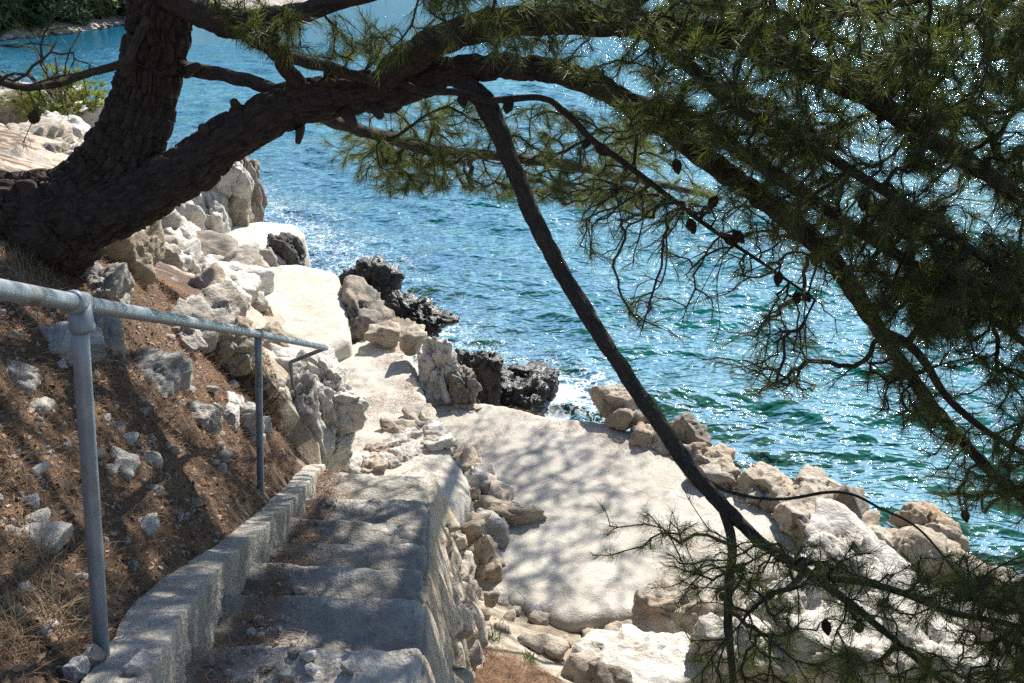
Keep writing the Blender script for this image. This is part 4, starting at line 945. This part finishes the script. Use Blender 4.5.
STEM = [(452, 74, 5.2, 9), (470, 88, 5.15, 10), (488, 108, 5.1, 10.5), (512, 165, 5.0, 8.6), (540, 230, 4.9, 8.4), (580, 303, 4.75, 8.4), (620, 365, 4.6, 8.4), (660, 425, 4.45, 8.8), (700, 480, 4.3, 9), (735, 518, 4.2, 7.5), (775, 552, 4.1, 6.5), (830, 588, 4.0, 5), (885, 632, 3.9, 4), (940, 680, 3.85, 3.2), (990, 720, 3.8, 2.5)]
limb('branch', STEM, 14, 32, mat=BARK_G, sub=12, amt=.018, wob=.008, skip=108)
limb('branch', [(722, 505, 4.22, 5.5), (732, 545, 4.15, 5.5), (728, 610, 4.05, 5), (735, 700, 3.95, 4.5)], 15, 12, mat=BARK_G, skip=10)
limb('branch', [(815, 578, 4.02, 4), (860, 582, 3.95, 4.2), (900, 592, 3.9, 4.2), (950, 612, 3.8, 3.8), (1000, 622, 3.7, 3.4), (1070, 640, 3.6, 2.5)], 16, 12, mat=BARK_G, skip=10)
limb('branch', [(690, 470, 4.32, 3), (730, 492, 4.3, 2.2), (780, 499, 4.25, 1.9), (840, 492, 4.2, 1.8), (880, 508, 4.15, 1.5), (920, 530, 4.1, 1.3), (960, 575, 4.0, 1.1), (1000, 600, 3.95, .9)], 17, 8, mat=BARK_G, skip=8)
limb('branch', [(880, 330, 4.65, 5), (915, 350, 4.5, 4.5), (950, 400, 4.4, 4), (1000, 440, 4.3, 3.5), (1060, 470, 4.2, 3)], 18, 12, skip=8)
limb('branch', [(640, 28, 4.8, 6), (700, 75, 4.6, 6), (740, 110, 4.5, 6), (790, 130, 4.4, 5.5), (850, 170, 4.2, 5), (930, 220, 4.1, 4.5), (1040, 300, 4.0, 3.5)], 19, 12, skip=8)
limb('branch', [(740, 40, 4.6, 6), (800, 20, 4.4, 7), (860, 8, 4.3, 6), (940, -6, 4.2, 5), (1040, -20, 4.1, 4)], 20, 12, skip=8)
for k, (u, v, y, du, dv, r) in enumerate([(240, 118, 5.15, -6, -16, 6), (207, 140, 5.1, -4, -12, 7), (186, 72, 5.2, 12, -6, 5), (300, 128, 5.1, -2, 14, 4), (344, 110, 5.1, 10, 16, 6), (372, 104, 5.1, 8, 12, 6), (135, 62, 5.1, -12, 12, 5), (330, 78, 5.15, -4, -12, 5)]):
    a_ = aty(u, v, y + .12); b_ = aty(u + du, v + dv, y - .02); part('branch_stub', *tube(np.array([a_, (a_ + b_) / 2 + (.004, 0, .003), b_, b_ + (b_ - a_) * .08]), [px2m(r * 1.3, y), px2m(r, y), px2m(r * .7, y), px2m(r * .3, y)], 9), BARK, pine)
# limbs above the frame that carry the shading crown
for k, (a, b, c) in enumerate([((175, -120, 5.0), (350, -260, 5.6), (700, -420, 6.5)), ((250, -330, 4.7), (500, -480, 5.5), (900, -560, 6.2)), ((500, -50, 4.7), (700, -150, 5.2), (1000, -260, 5.8)), ((160, -60, 5.2), (60, -260, 6.), (-60, -420, 7)), ((600, 22, 4.85), (760, -80, 5.6), (960, -140, 6.8)), ((200, -220, 4.8), (330, -420, 3.6), (500, -700, 2.8)), ((700, -150, 5.2), (690, -140, 8.5), (680, -110, 13.5)), ((350, -260, 5.6), (420, -200, 7), (450, -190, 8.5))]):
    limb('branch', [(*a, 9), (*b, 8), (*c, 4)], 30 + k, 10, skip=3)

# twigs grow from the limbs to the needle tufts
def in_poly(u, v, poly):
    c = False; n = len(poly)
    for i in range(n):
        x1, y1 = poly[i]; x2, y2 = poly[(i + 1) % n]
        if (y1 > v) != (y2 > v) and u < (x2 - x1) * (v - y1) / (y2 - y1 + 1e-9) + x1: c = not c
    return c
AREAS = [  # outline in the photograph, tufts, distance range, needles per tuft
    ([(400, -40), (1180, -40), (1180, 340), (900, 340), (800, 262), (690, 175), (560, 70), (430, 55)], 2250, (3.7, 5.8), 34),
    ([(640, 0), (1180, 20), (1180, 320), (930, 330), (820, 240), (720, 150), (640, 80)], 1900, (3.8, 5.8), 34),
    ([(850, 250), (1180, 250), (1180, 570), (985, 500), (910, 410), (860, 320)], 900, (3.7, 5.0), 30),
    ([(310, 105), (440, 92), (640, 120), (720, 200), (640, 215), (450, 190), (390, 200), (330, 165)], 950, (5.6, 8.2), 44),
    ([(180, -30), (420, -30), (420, 60), (330, 80), (240, 40)], 190, (4.6, 5.5), 34),
    ([(660, 520), (780, 540), (1180, 570), (1180, 720), (700, 720)], 1450, (3.3, 4.3), 30),
    ([(560, 170), (800, 230), (890, 400), (760, 400), (640, 330), (580, 250)], 520, (4.2, 5.5), 18),
    ([(-60, -30), (130, -30), (120, 60), (60, 140), (-60, 170)], 130, (4.4, 5.2), 8),
    ([(640, 120), (760, 170), (900, 300), (1040, 480), (1180, 330), (900, 200), (760, 90), (660, 60)], 520, (4.0, 5.2), 30),
    ([(760, 250), (880, 330), (1020, 500), (960, 520), (860, 420), (760, 330)], 200, (4.1, 4.9), 20),
    ([(540, -45), (1180, -45), (1180, 120), (900, 110), (800, 70), (640, 50), (540, 20)], 750, (3.7, 5.2), 34),
    ([(900, 240), (1180, 240), (1180, 580), (1000, 520), (940, 430)], 330, (3.6, 4.4), 34),
    ([(600, 470), (690, 490), (700, 560), (640, 600), (590, 560)], 22, (4.0, 4.4), 26),
]
T = []
for poly, n, (d0, d1), nn in AREAS:
    us = [p[0] for p in poly]; vs = [p[1] for p in poly]; k = 0
    cl_ = [(rnd.uniform(min(us), max(us)), rnd.uniform(min(vs), max(vs))) for _ in range(max(4, n // 13))]
    while k < n:
        cx, cy = rnd.choice(cl_); u = cx + rnd.gauss(0, 25); v = cy + rnd.gauss(0, 15)
        if not in_poly(u, v, poly): continue
        if u > 925 and 25 < v < 105 and rnd.random() < .45: continue
        T.append((aty(u, v, rnd.uniform(d0, d1)), nn)); k += 1
def canopy(n, bx, by, bz, nn=46):  # unseen crown tufts added for their shade, thinned where sun should pass
    k = 0; cs = [(rnd.uniform(*bx), rnd.uniform(*by), rnd.uniform(*bz)) for _ in range(n // 10)]
    while k < n:
        c = rnd.choice(cs); p = np.array([c[0] + rnd.gauss(0, .22), c[1] + rnd.gauss(0, .22), H + c[2] + rnd.gauss(0, .14)])
        e = math.degrees(math.atan2(p[2] - H, p[1])); tt = (p[1] - 7.0) / .653; qx = p[0] - tt * .347; qz = p[2] - tt * .669 - H
        if -1.6 < qx < 1.6 and -1.7 < qz < -.5 and rnd.random() < .85: k += .2; continue
        tw_ = (p[2] - 3.0) / .656; wx_ = p[0] - tw_ * .331; wy_ = p[1] - tw_ * .678
        
        tw_ = (p[2] - 1.9) / .656; wx_ = p[0] - tw_ * .331; wy_ = p[1] - tw_ * .678
        if -.55 < wx_ < .5 and 4.2 < wy_ < 7.3 and rnd.random() < .7: k += .2; continue
        if e < 0 or p[1] < .8: continue
        T.append((p, nn)); k += 1
canopy(2300, (-2.8, 4.2), (3.0, 8.8), (.2, 2.9))
canopy(1200, (-4.0, 1.), (4.5, 9), (.4, 2.8))
canopy(950, (1.9, 3.7), (11.0, 14.4), (.1, 1.3))
canopy(1500, (1.2, 5.8), (5, 10), (.1, 3.))
k = 0
cs_ = [(rnd.choice([rnd.uniform(-1.5, -.35), rnd.uniform(-1.35, -.85)]), rnd.uniform(1.7, 5.3), rnd.uniform(.35, 2.4)) for _ in range(95)]
while k < 1150:      # unseen crown tufts added along sun rays to keep the steps in shade
    c = rnd.choice(cs_); gx_, gy_ = c[0] + rnd.gauss(0, .2), c[1] + rnd.gauss(0, .26); gz_ = curb_z(gy_) - .1; hz = H + c[2] + rnd.gauss(0, .1); tt = (hz - gz_) / .656
    p = np.array([gx_ + tt * .331, gy_ + tt * .678, hz])
    if math.degrees(math.atan2(p[2] - H, p[1])) < .5: k += .3; continue
    T.append((p, 48)); k += 1
print('tufts', len(T))
P0 = np.array([p for p, r in NODES]); R0 = np.array([r for p, r in NODES])
targets = np.array([t[0] for t in T])
nodes = list(P0); par = [-1] * len(P0); child_cnt = [0] * len(P0); rootr = list(R0)
Pn = np.zeros((len(P0) + len(T) * 6 + 10, 3)); Pn[:len(P0)] = P0; cnt = len(P0); dep_ = np.zeros(len(Pn))
par = np.full(len(Pn), -1); alive = np.ones(len(T), bool)
bd = np.full(len(T), 1e9); bi = np.zeros(len(T), int)
for s0 in range(0, cnt, 400):
    d = np.linalg.norm(targets[:, None] - Pn[None, s0:min(cnt, s0 + 400)], axis=2); j = d.argmin(1); m = d[np.arange(len(T)), j]
    up = m < bd; bd = np.where(up, m, bd); bi = np.where(up, j + s0, bi)
tips = []
for it in range(len(T)):
    t = int(np.argmin(np.where(alive, bd, 1e9))); alive[t] = False
    a = Pn[bi[t]]; b = targets[t]; d = b - a; L = np.linalg.norm(d)
    ns_ = max(2, min(6, int(L / .09) + 1)); w = L * .07
    o1 = np.array([rnd.gauss(0, w), rnd.gauss(0, w), rnd.gauss(0, w) + .04 * L]); last = bi[t]; new = []
    for k in range(1, ns_ + 1):
        f = k / ns_; q = a + d * f + o1 * math.sin(math.pi * f) + np.array([rnd.gauss(0, .1), rnd.gauss(0, .1), rnd.gauss(0, .1)]) * (L / ns_ * .28) * (k < ns_)
        Pn[cnt] = q; par[cnt] = last; dep_[cnt] = dep_[last] + L / ns_; last = cnt; new.append(cnt); cnt += 1
    tips.append((last, Pn[last] - Pn[par[last]], T[t][1]))
    for k in new:
        tv_ = targets - Pn[k]; tl_ = np.linalg.norm(tv_, axis=1); gd = Pn[k] - Pn[par[k]]; gd = gd / (np.linalg.norm(gd) + 1e-9)
        dd = tl_ * (1.45 - .55 * (tv_ @ gd) / (tl_ + 1e-9)) + .12 * dep_[k]
        up = (dd < bd) & alive; bd = np.where(up, dd, bd); bi = np.where(up, k, bi)
nb_ = len(P0)
wt = np.zeros(cnt)
for (tip, _, _) in tips: wt[tip] += 1
for k in range(cnt - 1, nb_ - 1, -1):
    if par[k] >= nb_: wt[par[k]] += wt[k]
rad_ = np.minimum(  .0014 + .0014 * np.power(np.maximum(wt - .6, 0), .52), .020)
for k in range(cnt):
    if k >= nb_ and par[k] < nb_: rad_[k] = min(rad_[k], .8 * R0[par[k]] + .001)
sg = 5; th = np.arange(sg) * 2 * math.pi / sg; idx = np.arange(nb_, cnt)
A_ = Pn[par[idx]]; B_ = Pn[idx]; ra = np.where(par[idx] >= nb_, rad_[par[idx]], rad_[idx] * 1.25); ra = np.minimum(ra, rad_[idx] * 1.8); rb = rad_[idx]
Tn = B_ - A_; Tn /= np.linalg.norm(Tn, axis=1)[:, None] + 1e-9
up_ = np.where(np.abs(Tn[:, 2:3]) < .9, np.array([[0, 0, 1.]]), np.array([[1., 0, 0]])); N1 = np.cross(Tn, up_); N1 /= np.linalg.norm(N1, axis=1)[:, None]; N2 = np.cross(Tn, N1)
ringv = N1[:, None] * np.cos(th)[None, :, None] + N2[:, None] * np.sin(th)[None, :, None]
VA = A_[:, None] - Tn[:, None] * .2 * ra[:, None, None] + ringv * ra[:, None, None]; VB = B_[:, None] + Tn[:, None] * .2 * rb[:, None, None] + ringv * rb[:, None, None]
Vt = np.concatenate([VA, VB], 1).reshape(-1, 3); n_e = len(idx)
o_ = (np.arange(n_e) * 2 * sg)[:, None]; j = np.arange(sg)[None]; j2 = (j + 1) % sg
Ft = np.stack([o_ + j, o_ + j2, o_ + sg + j2, o_ + sg + j], -1).reshape(-1, 4)
tw = part('twigs', Vt, Ft, TWIG, pine); tw['kind'] = 'stuff'

def tuft_geo(centers, dirs, counts, rg, lmin=.065, lmax=.115, wid=.00105, spread=.9, back=.09, droop=.012):
    reps = np.repeat(np.arange(len(centers)), counts); n = len(reps)
    D = dirs[reps]; C = centers[reps]
    b = rg.random(n); base_ = C - D * (b * back)[:, None]
    rv = rg.normal(size=(n, 3)); rv -= D * (rv * D).sum(1)[:, None]; rv /= np.linalg.norm(rv, axis=1)[:, None] + 1e-9
    an = rg.uniform(.18, 1., n) * spread; q = D * np.cos(an)[:, None] + rv * np.sin(an)[:, None]
    ln = rg.uniform(lmin, lmax, n) * np.repeat(rg.uniform(.6, 1.12, len(centers)), counts); tip = base_ + q * ln[:, None]; tip[:, 2] -= droop * rg.random(n)
    sd_ = np.cross(q, rg.normal(size=(n, 3))); sd_ /= np.linalg.norm(sd_, axis=1)[:, None] + 1e-9
    mid = base_ * .45 + tip * .55 + rv * (ln * .05)[:, None]
    V = np.stack([base_ - sd_ * wid * .7, base_ + sd_ * wid * .7, mid + sd_ * wid, mid - sd_ * wid, tip], 1).reshape(-1, 3)
    o = np.arange(n)[:, None] * 5
    F3 = np.concatenate([o + np.array([0, 1, 2]), o + np.array([0, 2, 3]), o + np.array([3, 2, 4])])
    return V, F3
cen = np.array([Pn[t[0]] for t in tips]); dr = np.array([t[1] for t in tips]); dr /= np.linalg.norm(dr, axis=1)[:, None] + 1e-9
cts = np.array([t[2] for t in tips]); V, F3 = tuft_geo(cen, dr, cts, np.random.default_rng(3))
# second, smaller tufts a little way back on the twigs
bk = [(Pn[par[t[0]]], t[1], max(6, int(t[2] * .5))) for t in tips if rnd.random() < .55 and t[2] > 20]
c2 = np.array([b[0] for b in bk]); d2 = np.array([b[1] for b in bk]) + rng.normal(size=(len(bk), 3)) * .03; d2 /= np.linalg.norm(d2, axis=1)[:, None]
V2, F2 = tuft_geo(c2, d2, np.array([b[2] for b in bk]), np.random.default_rng(4))
part('crown', np.vstack([V, V2]), np.vstack([F3, F2 + len(V)]), NEEDLE, pine, False)

# cones
def cone_geo():
    nu, nv = 30, 26; V = []
    for i in range(nv):
        t = i / (nv - 1); r = math.sin(math.pi * min(1, t * 1.0)) ** .7 * (1.05 - .45 * t)
        for j_ in range(nu):
            a = j_ / nu * 2 * math.pi; k = .80 + .26 * max(0, math.sin(a * 8 + t * 30)) * max(0, math.sin(t * 46 - .5)) + .1 * math.sin(a * 5 - t * 26)
            V.append((r * k * math.cos(a), r * k * math.sin(a), -t * 2.5))
    Fq = []
    for i in range(nv - 1):
        for j_ in range(nu): Fq.append((i * nu + j_, (i + 1) * nu + j_, (i + 1) * nu + (j_ + 1) % nu, i * nu + (j_ + 1) % nu))
    return np.array(V), Fq
cv, cf = cone_geo(); cme = make_mesh('pine_cone', cv * .021, cf, CONE)
cpos = [(888, 40, 4.2), (953, 22, 4.1), (915, 20, 4.15), (704, 222, 4.5), (514, 104, 4.9), (465, 96, 5.0), (575, 148, 4.8), (590, 152, 4.8), (755, 128, 4.6), (945, 183, 4.2), (925, 195, 4.2), (968, 200, 4.15), (900, 250, 4.2), (946, 250, 4.2), (985, 150, 4.1), (1010, 160, 4.1), (720, 225, 4.6), (740, 235, 4.6), (782, 262, 4.6), (800, 290, 4.55), (807, 283, 4.5),
        (770, 590, 4.0), (820, 605, 3.9), (855, 612, 3.85), (720, 598, 4.0), (985, 640, 3.6), (862, 645, 3.9), (940, 435, 4.4), (955, 520, 4.2), (47, 105, 4.7), (660, 155, 4.7), (745, 195, 4.7), (700, 185, 4.7), (860, 195, 4.4), (880, 120, 4.3), (610, 185, 4.6), (1000, 250, 4.0), (830, 170, 4.4)]
pts_all = Pn[:cnt]
for (u, v, y) in cpos:
    c = aty(u, v, y); j = int(np.argmin(np.linalg.norm(pts_all - c, axis=1))); c = pts_all[j]
    o = link('pine_cone', cme, pine); s = rnd.uniform(1.2, 1.8); o.scale = (s, s, s)
    o.location = Vector(c) - Vector(pine.location); o.rotation_euler = (rnd.uniform(-.9, .9), rnd.uniform(-.9, .9), rnd.uniform(0, 6))
for _ in range(45):
    j = rnd.randrange(nb_, cnt); o = link('pine_cone', cme, pine); s = rnd.uniform(.75, 1.25); o.scale = (s, s, s)
    o.location = Vector(pts_all[j]) - Vector(pine.location); o.rotation_euler = (rnd.uniform(-.9, .9), rnd.uniform(-.9, .9), rnd.uniform(0, 6))

# ------------------------------------------------------------------ young pine on the far point
yb = aty(62, 118, 23.); yb[2] = max(yb[2] - .3, .9)
yp = empty('young_pine', tuple(yb), 'bushy yellow-green young pine on the rocks of the far point', 'pine tree')
part('trunk', *tube(np.array([yb - (0, 0, .5), yb + (.05, 0, .7), yb + (.1, 0, 1.7)]), [.07, .05, .02], 10), TWIG, yp)
r2 = np.random.default_rng(9); cs = []
for k in range(420):
    b = r2.normal(size=3); b /= np.linalg.norm(b); cl_ = np.array([(-.75, 0, .75), (.0, .2, 1.1), (.75, 0, .8), (.35, -.2, .45), (-.35, .1, .5)][k % 5]); cs.append(yb + cl_ + b * r2.uniform(.15, .55) * np.array([1, 1, .8]))
cs = np.array(cs); dn = cs - (yb + np.array([0, 0, .3])); dn /= np.linalg.norm(dn, axis=1)[:, None]
V, F3 = tuft_geo(cs, dn, np.full(len(cs), 26), r2, .10, .2, .006)
part('crown', V, F3, NEEDLE_Y, yp, False)

# ------------------------------------------------------------------ litter, straw and herbs
def scatter(n, fu, fv, ok, lmin, lmax, wid, up, rg):
    us = rg.uniform(*fu, n); vs = rg.uniform(*fv, n); P = []
    return us, vs
def field(n, bx, by, ok, seed):
    rg = np.random.default_rng(seed); x = rg.uniform(*bx, n); y = rg.uniform(*by, n); m = ok(x, y); x, y = x[m], y[m]
    return np.stack([x, y, terrain(x, y)], 1), rg
def blades(P, rg, lmin, lmax, wid, up0, up1):
    n = len(P); a = rg.uniform(0, 6.28, n); e = rg.uniform(up0, up1, n); d = np.stack([np.cos(a) * np.cos(e), np.sin(a) * np.cos(e), np.sin(e)], 1); ln = rg.uniform(lmin, lmax, n)
    s = np.stack([-np.sin(a), np.cos(a), np.zeros(n)], 1) * wid
    b = P + (0, 0, .004); mid = b + d * (ln * .5)[:, None] + np.stack([0 * a, 0 * a, ln * .06], 1); tip = b + d * ln[:, None]
    tip[:, 2] -= ln * .1 * (e > .5)
    V = np.stack([b - s, b + s, mid + s, mid - s, tip], 1).reshape(-1, 3); o = np.arange(n)[:, None] * 5
    return V, np.concatenate([o + np.array([0, 1, 2]), o + np.array([0, 2, 3]), o + np.array([3, 2, 4])])
okh = lambda x, y: (x < stair_left(y) - .18 + .08 * np.sin(y * 9)) & (x > -.9 * y - .4) & (side(x, y) > .3)
P, rg = field(130000, (-4.6, -.8), (1.2, 7.2), okh, 1)
# a little on the kerb and the steps' inner corner too
V, F3 = blades(P, rg, .03, .09, .0011, -.12, .35)
tag(link('needle_litter', make_mesh('needle_litter', V, F3, LITTER, False)), 'brown fallen pine needles covering the slope', 'litter', kind='stuff')
okm = lambda x, y: (((x + .05) / .5) ** 2 + ((y - 4.2) / .8) ** 2 < 1) & (x > stair_line(y) + .2)
P, rg = field(16000, (-.6, .7), (3, 5.4), okm, 2); V, F3 = blades(P, rg, .03, .1, .0012, -.1, .5)
tag(link('needle_litter', make_mesh('mound_litter', V, F3, LITTER, False)), 'dark brown needles heaped at the foot of the retaining wall', 'litter', kind='stuff')
r4 = np.random.default_rng(77); gb = [rock_geo(950 + k, (1.2, .9, .7), 1, rough=.1, crack=0) for k in range(9)]; gr = []
P, _ = field(9000, (-4, -.8), (1.4, 6.6), okh, 55); P = P[vnoise(P * (1.7, 1.7, 0), 5) > r4.uniform(-.5, .5, len(P))][:2600]
y0 = r4.uniform(1.7, 6., 330); z0 = np.array([n[1] for n in nos])[np.searchsorted([n[0] for n in nos], y0)] + .005
P = np.vstack([P, np.c_[stair_left(y0) + np.abs(r4.normal(size=330)) * .10, y0, z0]])
for k, p in enumerate(P):
    sz = r4.uniform(.004, .010) + .009 * r4.random() ** 4; gv, gf = gb[k % 9]; gr.append((gv @ rotm(*r4.uniform(-3, 3, 3)).T * sz + p + (0, 0, sz * .3), gf))
V, Fc = join(gr); tag(link('gravel', make_mesh('gravel', V, Fc, ROCK_S, False)), 'fine pale gravel scattered on the slope and along the steps', 'gravel', kind='stuff')
P, rg = field(26000, (-4.4, -.8), (1.2, 7.), okh, 6); n = len(P)
a = rg.normal(size=(n, 3)); a[:, 2] *= .35; a /= np.linalg.norm(a, axis=1)[:, None]; b = np.cross(a, np.array([0, 0, 1.]) + rg.normal(size=(n, 3)) * .35); b /= np.linalg.norm(b, axis=1)[:, None]
l = rg.uniform(.006, .019, (n, 1)); c0 = P + (0, 0, .008); V = np.stack([c0 - a * l, c0 + b * l * .55 + (0, 0, .004), c0 + a * l, c0 - b * l * .55], 1).reshape(-1, 3)
tag(link('leaf_litter', make_mesh('leaf_litter', V, np.arange(n * 4).reshape(-1, 4), LEAFY, False)), 'dead brown leaves and bark flakes on the slope', 'litter', kind='stuff')
def on_flat(poly, z, n, seed, thr):
    rg = np.random.default_rng(seed); P_ = np.array(poly); x = rg.uniform(P_[:, 0].min(), P_[:, 0].max(), n); y = rg.uniform(P_[:, 1].min(), P_[:, 1].max(), n)
    d, _, _, ins = dist_poly(x, y, P_); nn = fbm(np.stack([x * 1.4, y * 1.4, x * 0], 1), 4, seed); m_ = ins & (d > .08) & (nn > thr + rg.uniform(-.15, .3, n) + .35 * np.clip(d / .8, 0, 1)); return np.stack([x[m_], y[m_], np.full(m_.sum(), z)], 1), rg
for poly_, z_, sd__ in ((plat_poly, PLAT + .035, 31), (path_poly, PATH + .05, 32)):
    P, rg = on_flat(poly_, z_, 26000, sd__, -.02); V, F3 = blades(P, rg, .03, .08, .0014, -.05, .12)
    tag(link('needle_litter', make_mesh('drifted_needles', V, F3, LITTER, False)), 'thin drifts of brown needles on the pale concrete', 'litter', kind='stuff')
ys_ = np.random.default_rng(33).uniform(1.7, 6.2, 3800); rg = np.random.default_rng(34); xs_ = stair_left(ys_) + np.abs(rg.normal(size=3800)) * .11; zs_ = np.array([n[1] for n in nos])[np.searchsorted([n[0] for n in nos], ys_)] + .012
V, F3 = blades(np.c_[xs_, ys_, zs_], rg, .03, .08, .0012, -.05, .2); tag(link('needle_litter', make_mesh('step_needles', V, F3, LITTER, False)), 'brown needles gathered along the kerb on the steps', 'litter', kind='stuff')
# straw tufts
rg = np.random.default_rng(8); Ps = []
for (u, v, r, n) in [(10, 262, .22, 420), (40, 300, .2, 180), (30, 330, .16, 80), (45, 590, .12, 170), (15, 640, .10, 140), (35, 560, .08, 80), (15, 480, .08, 90), (60, 630, .07, 120), (110, 380, .12, 90), (20, 400, .12, 120), (150, 420, .08, 80), (70, 310, .12, 150)]:
    c = hit(u, v); q = rg.normal(size=(n, 2)) * r * .5 + c[:2]; Ps.append(np.c_[q, terrain(q[:, 0], q[:, 1])])
Ps = np.vstack(Ps); V, F3 = blades(Ps, rg, .05, .16, .0010, .15, 1.25)
tag(link('dry_grass', make_mesh('dry_grass', V, F3, STRAW, False)), 'thin dry straw sprouting on the slope', 'grass', kind='stuff')
Ps = []
for (u, v, n) in [(440, 645, 40), (448, 648, 40), (492, 640, 50), (530, 662, 50), (500, 632, 30)]:
    c = hit(u, v); q = rg.normal(size=(n, 2)) * .035 + c[:2]; Ps.append(np.c_[q, terrain(q[:, 0], q[:, 1])])
V, F3 = blades(np.vstack(Ps), rg, .04, .10, .003, .4, 1.3)
tag(link('green_weeds', make_mesh('green_weeds', V, F3, HERB, False)), 'small green weeds at the foot of the retaining wall', 'weeds', kind='stuff')

# ------------------------------------------------------------------ light, sky, camera
EL, AZ = math.radians(41), math.radians(26)
w = bpy.data.worlds.new('World'); SC.world = w; w.use_nodes = True; nt = w.node_tree; nt.nodes.clear()
sky = nt.nodes.new('ShaderNodeTexSky'); sky.sky_type = 'NISHITA'; sky.sun_disc = False; sky.sun_elevation = EL; sky.sun_rotation = AZ; sky.altitude = 0; sky.air_density = 1.0; sky.dust_density = .3; sky.ozone_density = 1.3
bg = nt.nodes.new('ShaderNodeBackground'); bg.inputs['Strength'].default_value = .10; ow = nt.nodes.new('ShaderNodeOutputWorld')
nt.links.new(sky.outputs[0], bg.inputs[0]); nt.links.new(bg.outputs[0], ow.inputs[0])
sl = bpy.data.lights.new('sun', 'SUN'); sl.energy = 5.0; sl.angle = math.radians(.53); sl.color = (1, .95, .86)
so = bpy.data.objects.new('sun', sl); COL.objects.link(so); so.location = (10, 20, 30)
sd3 = Vector((math.sin(AZ) * math.cos(EL), math.cos(AZ) * math.cos(EL), math.sin(EL))); so.rotation_euler = sd3.to_track_quat('Z', 'Y').to_euler()
cd = bpy.data.cameras.new('camera'); cd.sensor_width = 36; cd.lens = F / 1024 * 36; cd.clip_start = .05; cd.clip_end = 9000
co = bpy.data.objects.new('camera', cd); COL.objects.link(co); co.location = (0, 0, H); co.rotation_euler = (math.pi / 2 - PIT, 0, 0); SC.camera = co
vs_ = SC.view_settings; vs_.view_transform = 'Standard'; vs_.look = 'None'; vs_.gamma = 1; vs_.exposure = .95; vs_.use_curve_mapping = False
SC.render.engine = 'CYCLES'; cy = SC.cycles; cy.max_bounces = 6; cy.transparent_max_bounces = 8; cy.diffuse_bounces = 3; cy.caustics_reflective = False; cy.caustics_refractive = False; cy.sample_clamp_indirect = 6
cy.use_denoising = False
